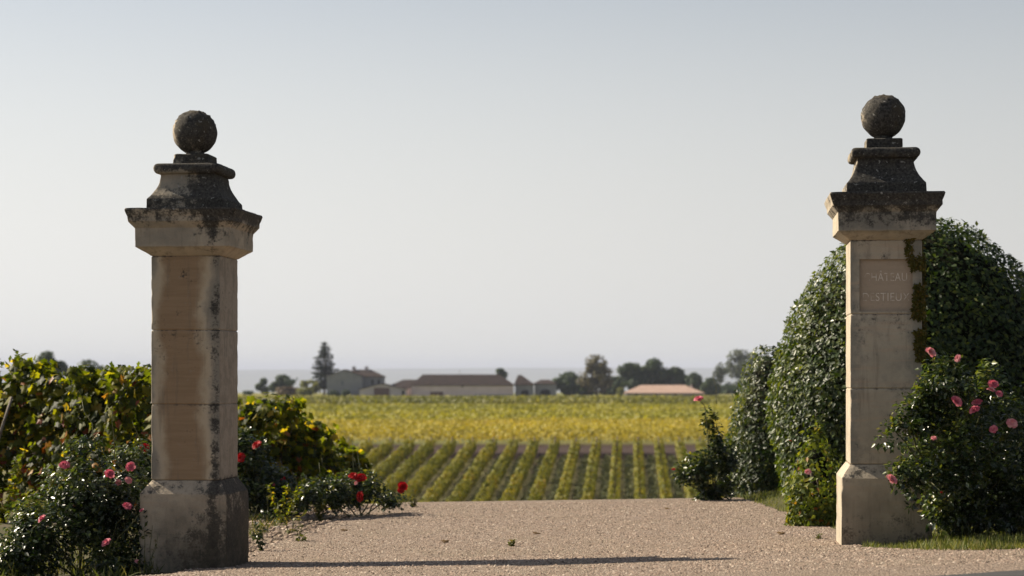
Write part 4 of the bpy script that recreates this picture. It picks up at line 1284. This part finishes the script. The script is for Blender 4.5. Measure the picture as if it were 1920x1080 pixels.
def gabled_front(name, x0, x1, y0, y1, ze, zr, mat, parent, ov=.3, th=.2, xm=None):
    """ridge along y, gable toward the camera"""
    xm = (x0 + x1) / 2 if xm is None else xm
    X0, X1, Y0, Y1 = x0 - ov, x1 + ov, y0 - ov, y1 + ov
    V = [(X0, Y0, ze), (xm, Y0, zr), (X1, Y0, ze), (X0, Y1, ze), (xm, Y1, zr), (X1, Y1, ze)]
    V += [(a, b, c - th) for a, b, c in V]
    F = [(0, 1, 4, 3), (1, 2, 5, 4), (6, 9, 10, 7), (7, 10, 11, 8), (0, 6, 7, 1), (1, 7, 8, 2), (3, 4, 10, 9), (4, 5, 11, 10), (0, 3, 9, 6), (2, 8, 11, 5)]
    return poly(name, V, F, mat, parent)
def gable_wall(name, x0, x1, y0, y1, h, zr, mat, parent, xm=None):
    xm = (x0 + x1) / 2 if xm is None else xm
    V = [(x0, y0, 0), (x1, y0, 0), (x1, y0, h), (xm, y0, zr), (x0, y0, h)]
    V += [(a, y1, c) for a, b, c in V]
    F = [(0, 1, 2, 3, 4), (9, 8, 7, 6, 5), (0, 5, 6, 1), (1, 6, 7, 2), (0, 4, 9, 5), (2, 7, 8, 3), (3, 8, 9, 4)]
    return poly(name, V, F, mat, parent)
def pxm(px):
    return (px - 960) * S_
def hy(py):
    return EYE - (py - HORY) * S_ - FZ

# tall house: front gable wing plus a rear range
o = pxm(645)
t = thing('farmhouse', 'tall grey two storey farmhouse with two chimneys beside the conifer', 'house', (o, 560, FZ))
gable_wall('wall', pxm(612.5) - o, pxm(679) - o, 0, 9, hy(705), hy(694), M['wall_grey'], t)
gabled_front('roof', pxm(612.5) - o, pxm(679) - o, 0, 9, hy(704.5), hy(692.5), M['tile_dark'], t)
boxp('rear_wall', (pxm(640) - o, pxm(717) - o, 3, 11, -.2, hy(706)), M['wall_grey'], t)
rr = hipped('rear_roof', pxm(640) - o, pxm(717) - o, 3, 11, hy(706), hy(693), 3.5, 4.2, M['tile_dark'], t)
for px in (660, 684):
    boxp('chimney', (pxm(px) - o - .5, pxm(px) - o + .5, 6.6, 7.4, hy(700), hy(687)), M['wall_shed'], rr)
boxp('window', (pxm(695) - o, pxm(699) - o, 2.93, 3.0, hy(722), hy(712)), M['dark_opening'], t)
boxp('window', (pxm(707) - o, pxm(711) - o, 2.93, 3.0, hy(722), hy(712)), M['dark_opening'], t)
boxp('window', (pxm(640) - o, pxm(644) - o, -.07, 0.0, hy(722), hy(714)), M['plinth_blue'], t)

o = pxm(718)
t = thing('shed', 'low pale shed with broad gable and brown door between farmhouse and hall', 'shed', (o, 556, FZ))
gable_wall('wall', pxm(676) - o, pxm(763) - o, 0, 10, hy(730), hy(720), M['wall_shed'], t, pxm(716) - o)
gabled_front('roof', pxm(676) - o, pxm(763) - o, 0, 10, hy(729.5), hy(718.5), M['tile_dark'], t, .35, .2, pxm(716) - o)
boxp('door', (pxm(703) - o, pxm(732) - o, -.08, .0, 0, hy(727)), M['shutter'], t)
boxp('side_opening', (pxm(755) - o, pxm(760) - o, -.07, .0, 0, hy(732)), M['dark_opening'], t)

o = pxm(757)
t = thing('link_building', 'low link building with dark tiled roof joining shed and hall', 'outbuilding', (o, 568, FZ))
boxp('wall', (pxm(722) - o, pxm(786) - o, 0, 8, -.2, hy(727)), M['wall_shed'], t)
hipped('roof', pxm(722) - o, pxm(786) - o, 0, 8, hy(726), hy(712), 5.0, 1.0, M['tile_dark'], t)

o = pxm(867)
t = thing('farm_hall', 'long pinkish hall under a dark hipped roof at the field edge', 'barn', (o, 560, FZ))
boxp('wall', (pxm(772) - o, pxm(963) - o, 0, 9, -.2, hy(722.5)), M['wall_pink'], t)
hipped('roof', pxm(772) - o, pxm(963) - o, 0, 9, hy(722), hy(702), 3.4, 4.6, M['tile_dark'], t)
boxp('door', (pxm(807) - o, pxm(831) - o, -.09, .0, 0, hy(734.5)), M['shutter'], t)
boxp('plinth', (pxm(890) - o, pxm(961) - o, -.06, .0, -.1, hy(740)), M['plinth_blue'], t)
boxp('eaves_vent', (pxm(865) - o, pxm(869) - o, -.07, .0, hy(726), hy(723.5)), M['shutter'], t)
link('lightning_rod', tubes_mesh('lightning_rod', [([(pxm(861) - o, 4.5, hy(703)), (pxm(861) - o, 4.5, hy(694))], np.array([.08, .05]))], M['bark'], 5), t)

def arched(name, label, px0, px1, pe, pr, ax0, ax1, atop, Y, hipl, hipr):
    o = pxm((px0 + px1) / 2)
    t = thing(name, label, 'outbuilding', (o, Y, FZ))
    x0, x1 = pxm(px0) - o, pxm(px1) - o
    boxp('wall', (x0, x1, 0, 8, -.2, hy(pe + .5)), M['wall_grey'], t)
    hipped('roof', x0, x1, 0, 8, hy(pe), hy(pr), hipl, hipr, M['tile_dark'], t)
    a0, a1 = pxm(ax0) - o, pxm(ax1) - o
    rad = (a1 - a0) / 2; cz = hy(atop) - rad * .6
    V = [(a0, -.06, 0), (a1, -.06, 0)] + [((a0 + a1) / 2 + rad * math.cos(q), -.06, cz + rad * .6 * math.sin(q)) for q in np.linspace(0, math.pi, 9)]
    V += [(a, .0, c) for a, b, c in V]
    m_ = 11
    F = [tuple(range(m_)), tuple(range(2 * m_ - 1, m_ - 1, -1))] + [(q, q + m_, (q + 1) % m_ + m_, (q + 1) % m_) for q in range(m_)]
    poly('archway', V, F, M['dark_opening'], t)
arched('outbuilding', 'outbuilding with dark arch and hipped roof joined to the hall end', 966, 1001, 721, 703, 977, 992, 731, 563, 1.2, 4.0)
arched('outbuilding', 'lowest farm building with wide dark arch beside the green trees', 1003, 1044, 719.5, 712, 1014, 1033, 730, 566, 2.2, 2.2)

o = pxm(1245)
t = thing('bungalow', 'low bungalow with pale pink tiled roof below the dark trees', 'house', (o, 557, FZ))
boxp('wall', (pxm(1173) - o, pxm(1317) - o, 0, 10, -.2, hy(736.5)), M['wall_grey'], t)
rf = hipped('roof', pxm(1173) - o, pxm(1317) - o, 0, 10, hy(736.5), hy(722), 5.2, 5.4, M['tile_pink'], t, .4)
boxp('chimney', (pxm(1297) - o, pxm(1300) - o, 6.2, 6.8, hy(733), hy(721)), M['wall_shed'], rf)
for px in (1190, 1225, 1262, 1295):
    boxp('window', (pxm(px) - o, pxm(px + 5) - o, -.06, .0, hy(741.5), hy(738)), M['dark_opening'], t)
o = pxm(1372)
t = thing('cottage', 'tiny far cottage with pinkish roof under the pale tree', 'house', (o, 640, float(ground(0, 640))))
boxp('wall', (-1.8, 1.8, 0, 5, -.2, 1.2), M['wall_pink'], t)
hipped('roof', -1.8, 1.8, 0, 5, 1.2, 2.4, 1.2, 1.2, M['tile_pink'], t)

# ------------------------------------------------------------------ trees
def tree(name, label, px, ptop, pbot, wpx, Y, mat, seed, lobes=7, n=1500, csize=.9, trunk=.25, cat='tree', group=None, gap=-.25, flat=1.0):
    r_ = np.random.default_rng(seed)
    s = Y / FPX
    x = (px - 960) * s
    zb = float(ground(0, Y))
    H = EYE - (ptop - HORY) * s - zb
    W = wpx * s / 2 * 1.22
    root = thing(name, label, cat, (x, Y, zb), 0, group)
    lo = H * trunk * .5
    L = []
    n = int(n * 2.4)
    lobes = lobes + 4
    for q in range(lobes):
        a = r_.random() * 6.28
        f = (q + .5) / lobes
        zc = lerp(lo + .10 * (H - lo), H - .17 * (H - lo), f)
        env = math.sqrt(max(.10, 1 - max(0, 1.5 * (f - .30)) ** 2.2 * .85))
        sp = W * .62 * env * (.25 + .75 * r_.random()) * (1 if q < lobes - 1 else .25)
        rr_ = W * (.50 if lobes < 9 else .44) * (.8 + .4 * r_.random())
        L.append((np.array([math.cos(a) * sp, math.sin(a) * sp * .8, zc]), np.array([rr_, rr_, min(rr_ * .85, (H - lo) * .24)])))
    idx = r_.integers(0, lobes, n)
    d = rand_dirs(n, r_)
    c = np.array([l[0] for l in L])[idx]; rr = np.array([l[1] for l in L])[idx]
    P = c + d * rr * (r_.random((n, 1)) ** .4)
    k = (vnoise(P, 3.2 / max(W, 1), seed) > gap) & (P[:, 2] > lo * .55) & (P[:, 2] < H)
    P, d = P[k], d[k]
    P[:, 0] = np.clip(P[:, 0], -W * 1.05, W * 1.05)
    m = len(P)
    V, F = cloud(P, d + r_.normal(size=(m, 3)) * .5 + [0, 0, .3], r_.normal(size=(m, 3)), csize * .8 * (.5 + .8 * r_.random(m)), CLUMP)
    link('crown', make_mesh('crown', V, F, mat), root, kind='stuff')
    tb = [(curve_pts((0, 0, -.3), (r_.normal() * .1 * W, 0, H * .7), 0, 6, .05 * W, r_), np.linspace(max(.10, .035 * H), .05, 6))]
    for q in range(min(6, lobes)):
        tb.append((curve_pts((0, 0, lo * .8 + .12 * H * r_.random()), L[q][0], .1, 5, .04 * W, r_), np.linspace(max(.06, .015 * H), .03, 5)))
    link('trunk', tubes_mesh('trunk', tb, M['bark'], 6), root)
    return root
def conifer(label, px, ptop, Y, wpx, seed):
    r_ = np.random.default_rng(seed)
    s = Y / FPX
    zb = float(ground(0, Y))
    H = EYE - (ptop - HORY) * s - zb
    W = wpx * s / 2
    root = thing('conifer_tree', label, 'tree', ((px - 960) * s, Y, zb))
    P, T, tb = [], [], [(curve_pts((0, 0, -.3), (0.1, 0, H * .98), 0, 7, .03), np.linspace(.42, .05, 7))]
    z = H * .15
    while z < H * .985:
        f = (z / H)
        rad = W * np.interp(f, [.12, .3, .45, .7, .9, 1], [.80, 1.0, .95, .62, .30, .05])
        nb = 7 if f < .8 else 5
        a0 = r_.random() * 6.28
        for q in range(nb):
            if r_.random() < .16: continue
            a = a0 + q * 6.28 / nb + r_.normal() * .15
            ln = rad * (.65 + .45 * r_.random())
            end = np.array([math.cos(a) * ln, math.sin(a) * ln, z - .10 * ln + .05])
            c = curve_pts((0, 0, z), end, -.05 * ln, 5, .04, r_)
            tb.append((c, np.linspace(.07, .02, 5)))
            m = int(14 + 16 * ln)
            tt = r_.random(m) ** .7
            p = np.stack([np.interp(tt, np.linspace(0, 1, 5), c[:, b]) for b in range(3)], 1)
            p += r_.normal(size=(m, 3)) * [.28, .28, .14]
            P.append(p)
            T.append(np.tile(end / max(ln, .1), (m, 1)) + r_.normal(size=(m, 3)) * .5 + [0, 0, -.3])
        z += H * .052 * (.8 + .4 * r_.random())
    P, T = np.vstack(P), np.vstack(T)
    m = len(P)
    V, F = cloud(P, r_.normal(size=(m, 3)) * .5 + [0, 0, .8], T, .62 * (.5 + .7 * r_.random(m)), CLUMP)
    link('crown', make_mesh('crown', V, F, M['conifer']), root, kind='stuff')
    link('trunk', tubes_mesh('trunk', tb, M['bark'], 6), root)
conifer('tall dark conifer standing alone left of the grey farmhouse', 608, 638, 566, 52, 501)
G1 = 'trees around the farm'
tree('round_tree', 'round dull green tree left of the conifer', 530, 703, 742, 54, 575, M['tree_dark'], 511, 7, 1500, .9, .1, group=G1)
tree('small_tree', 'small dark tree at the left end of the far tree line', 494, 708, 742, 26, 580, M['tree_dark'], 512, 5, 700, .8, .1, group=G1)
tree('brown_bush', 'low brownish bush in front of the round tree', 540, 725, 742, 52, 562, M['bush_brown'], 513, 6, 900, .7, .02, 'bush', group=G1)
tree('lime_bush', 'bright yellow green bush at the foot of the conifer', 582, 712, 742, 52, 560, M['bush_lime'], 514, 8, 1300, .7, .02, 'bush', group=G1)
tree('dark_bush', 'small dark bush against the grey farmhouse wall', 648, 731, 742, 16, 556, M['tree_dark'], 515, 4, 350, .6, .02, 'bush', group=G1)
tree('dark_bush', 'dark low bush between conifer and farmhouse wall', 626, 732, 742, 22, 557, M['tree_dark'], 516, 4, 380, .6, .02, 'bush', group=G1)
tree('small_tree', 'tree top peeping over the hall roof', 938, 685, 742, 30, 590, M['tree_dark'], 517, 6, 800, .8, .25, group=G1)
tree('dark_tree', 'dark green tree right beside the lowest arched building', 1064, 697, 742, 56, 575, M['tree_dark'], 518, 7, 1700, .9, .06, group=G1)
tree('tan_tree', 'tall tan coloured tree with thin crown, highest of the middle group', 1118, 665, 742, 66, 570, M['tree_tan'], 519, 10, 2300, .9, .12, group=G1, gap=-.1)
tree('lime_bush', 'small lime bush at the left end of the bungalow', 1163, 726, 742, 22, 556, M['bush_lime'], 520, 4, 420, .6, .02, 'bush', group=G1)
tree('dark_tree', 'broad dark tree behind the left half of the bungalow', 1185, 680, 742, 66, 590, M['tree_dark'], 521, 8, 2200, 1.0, .1, group=G1)
tree('dark_tree', 'highest dark tree behind the bungalow ridge', 1226, 671, 742, 60, 594, M['tree_dark'], 522, 9, 2300, 1.0, .1, group=G1)
tree('dark_tree', 'narrow dark tree behind the bungalow chimney', 1268, 683, 742, 40, 592, M['tree_dark'], 523, 7, 1500, .9, .1, group=G1)
tree('dark_tree', 'low dark tree just right of the bungalow roof', 1300, 699, 742, 40, 588, M['tree_dark'], 524, 6, 1200, .9, .05, group=G1)
tree('dark_bush', 'rounded near black bush right of the bungalow', 1332, 707, 742, 38, 575, M['tree_dark'], 525, 6, 1300, .8, .02, 'bush', group=G1)
tree('pale_tree', 'tall hazy pale tree partly hidden by the clipped evergreen', 1392, 650, 742, 74, 760, M['tree_pale'], 526, 10, 2200, 1.2, .1, group=G1, gap=-.12)
tree('pale_tree', 'thin hazy tree left of the tall pale one', 1350, 676, 742, 46, 790, M['tree_pale'], 527, 7, 650, 1.1, .15, group=G1, gap=.02)
tree('pale_tree', 'hazy tree directly behind the clipped evergreen top', 1432, 655, 742, 50, 770, M['tree_pale'], 528, 7, 1400, 1.2, .1, group=G1)
tree('dark_tree', 'hazy tree top showing above the left grapevines', 92, 650, 742, 62, 430, M['tree_dark'], 529, 7, 2200, .9, .1, group=G1)
tree('dark_tree', 'lower hazy tree top between the left grapevines', 165, 676, 742, 90, 440, M['tree_dark'], 530, 8, 2400, .9, .1, group=G1)
for q_, (px, pt, wp, Y, lab) in enumerate([(1092, 714, 44, 572, 'low dark bush at the foot of the tan tree'), (1152, 706, 46, 582, 'dark bush between the tan tree and the bungalow'), (1206, 688, 46, 600, 'dark tree filling the gap left of the highest dark tree'),
                                           (1250, 692, 46, 600, 'dark tree filling the gap right of the highest dark tree'), (1286, 702, 40, 596, 'dark bush above the right end of the bungalow roof'), (1314, 714, 40, 590, 'low dark bush beside the rounded near black bush'), (1362, 722, 60, 620, 'low dark scrub under the hazy pale trees')]):
    tree('dark_bush', lab, px, pt, 742, wp, Y, M['tree_dark'], 540 + q_, 7, 1100, .9, .02, 'bush', G1)
tree('small_tree', 'far dark shrub just right of the blank pillar', 462, 733, 742, 24, 585, M['tree_dark'], 531, 4, 400, .7, .02, group=G1)
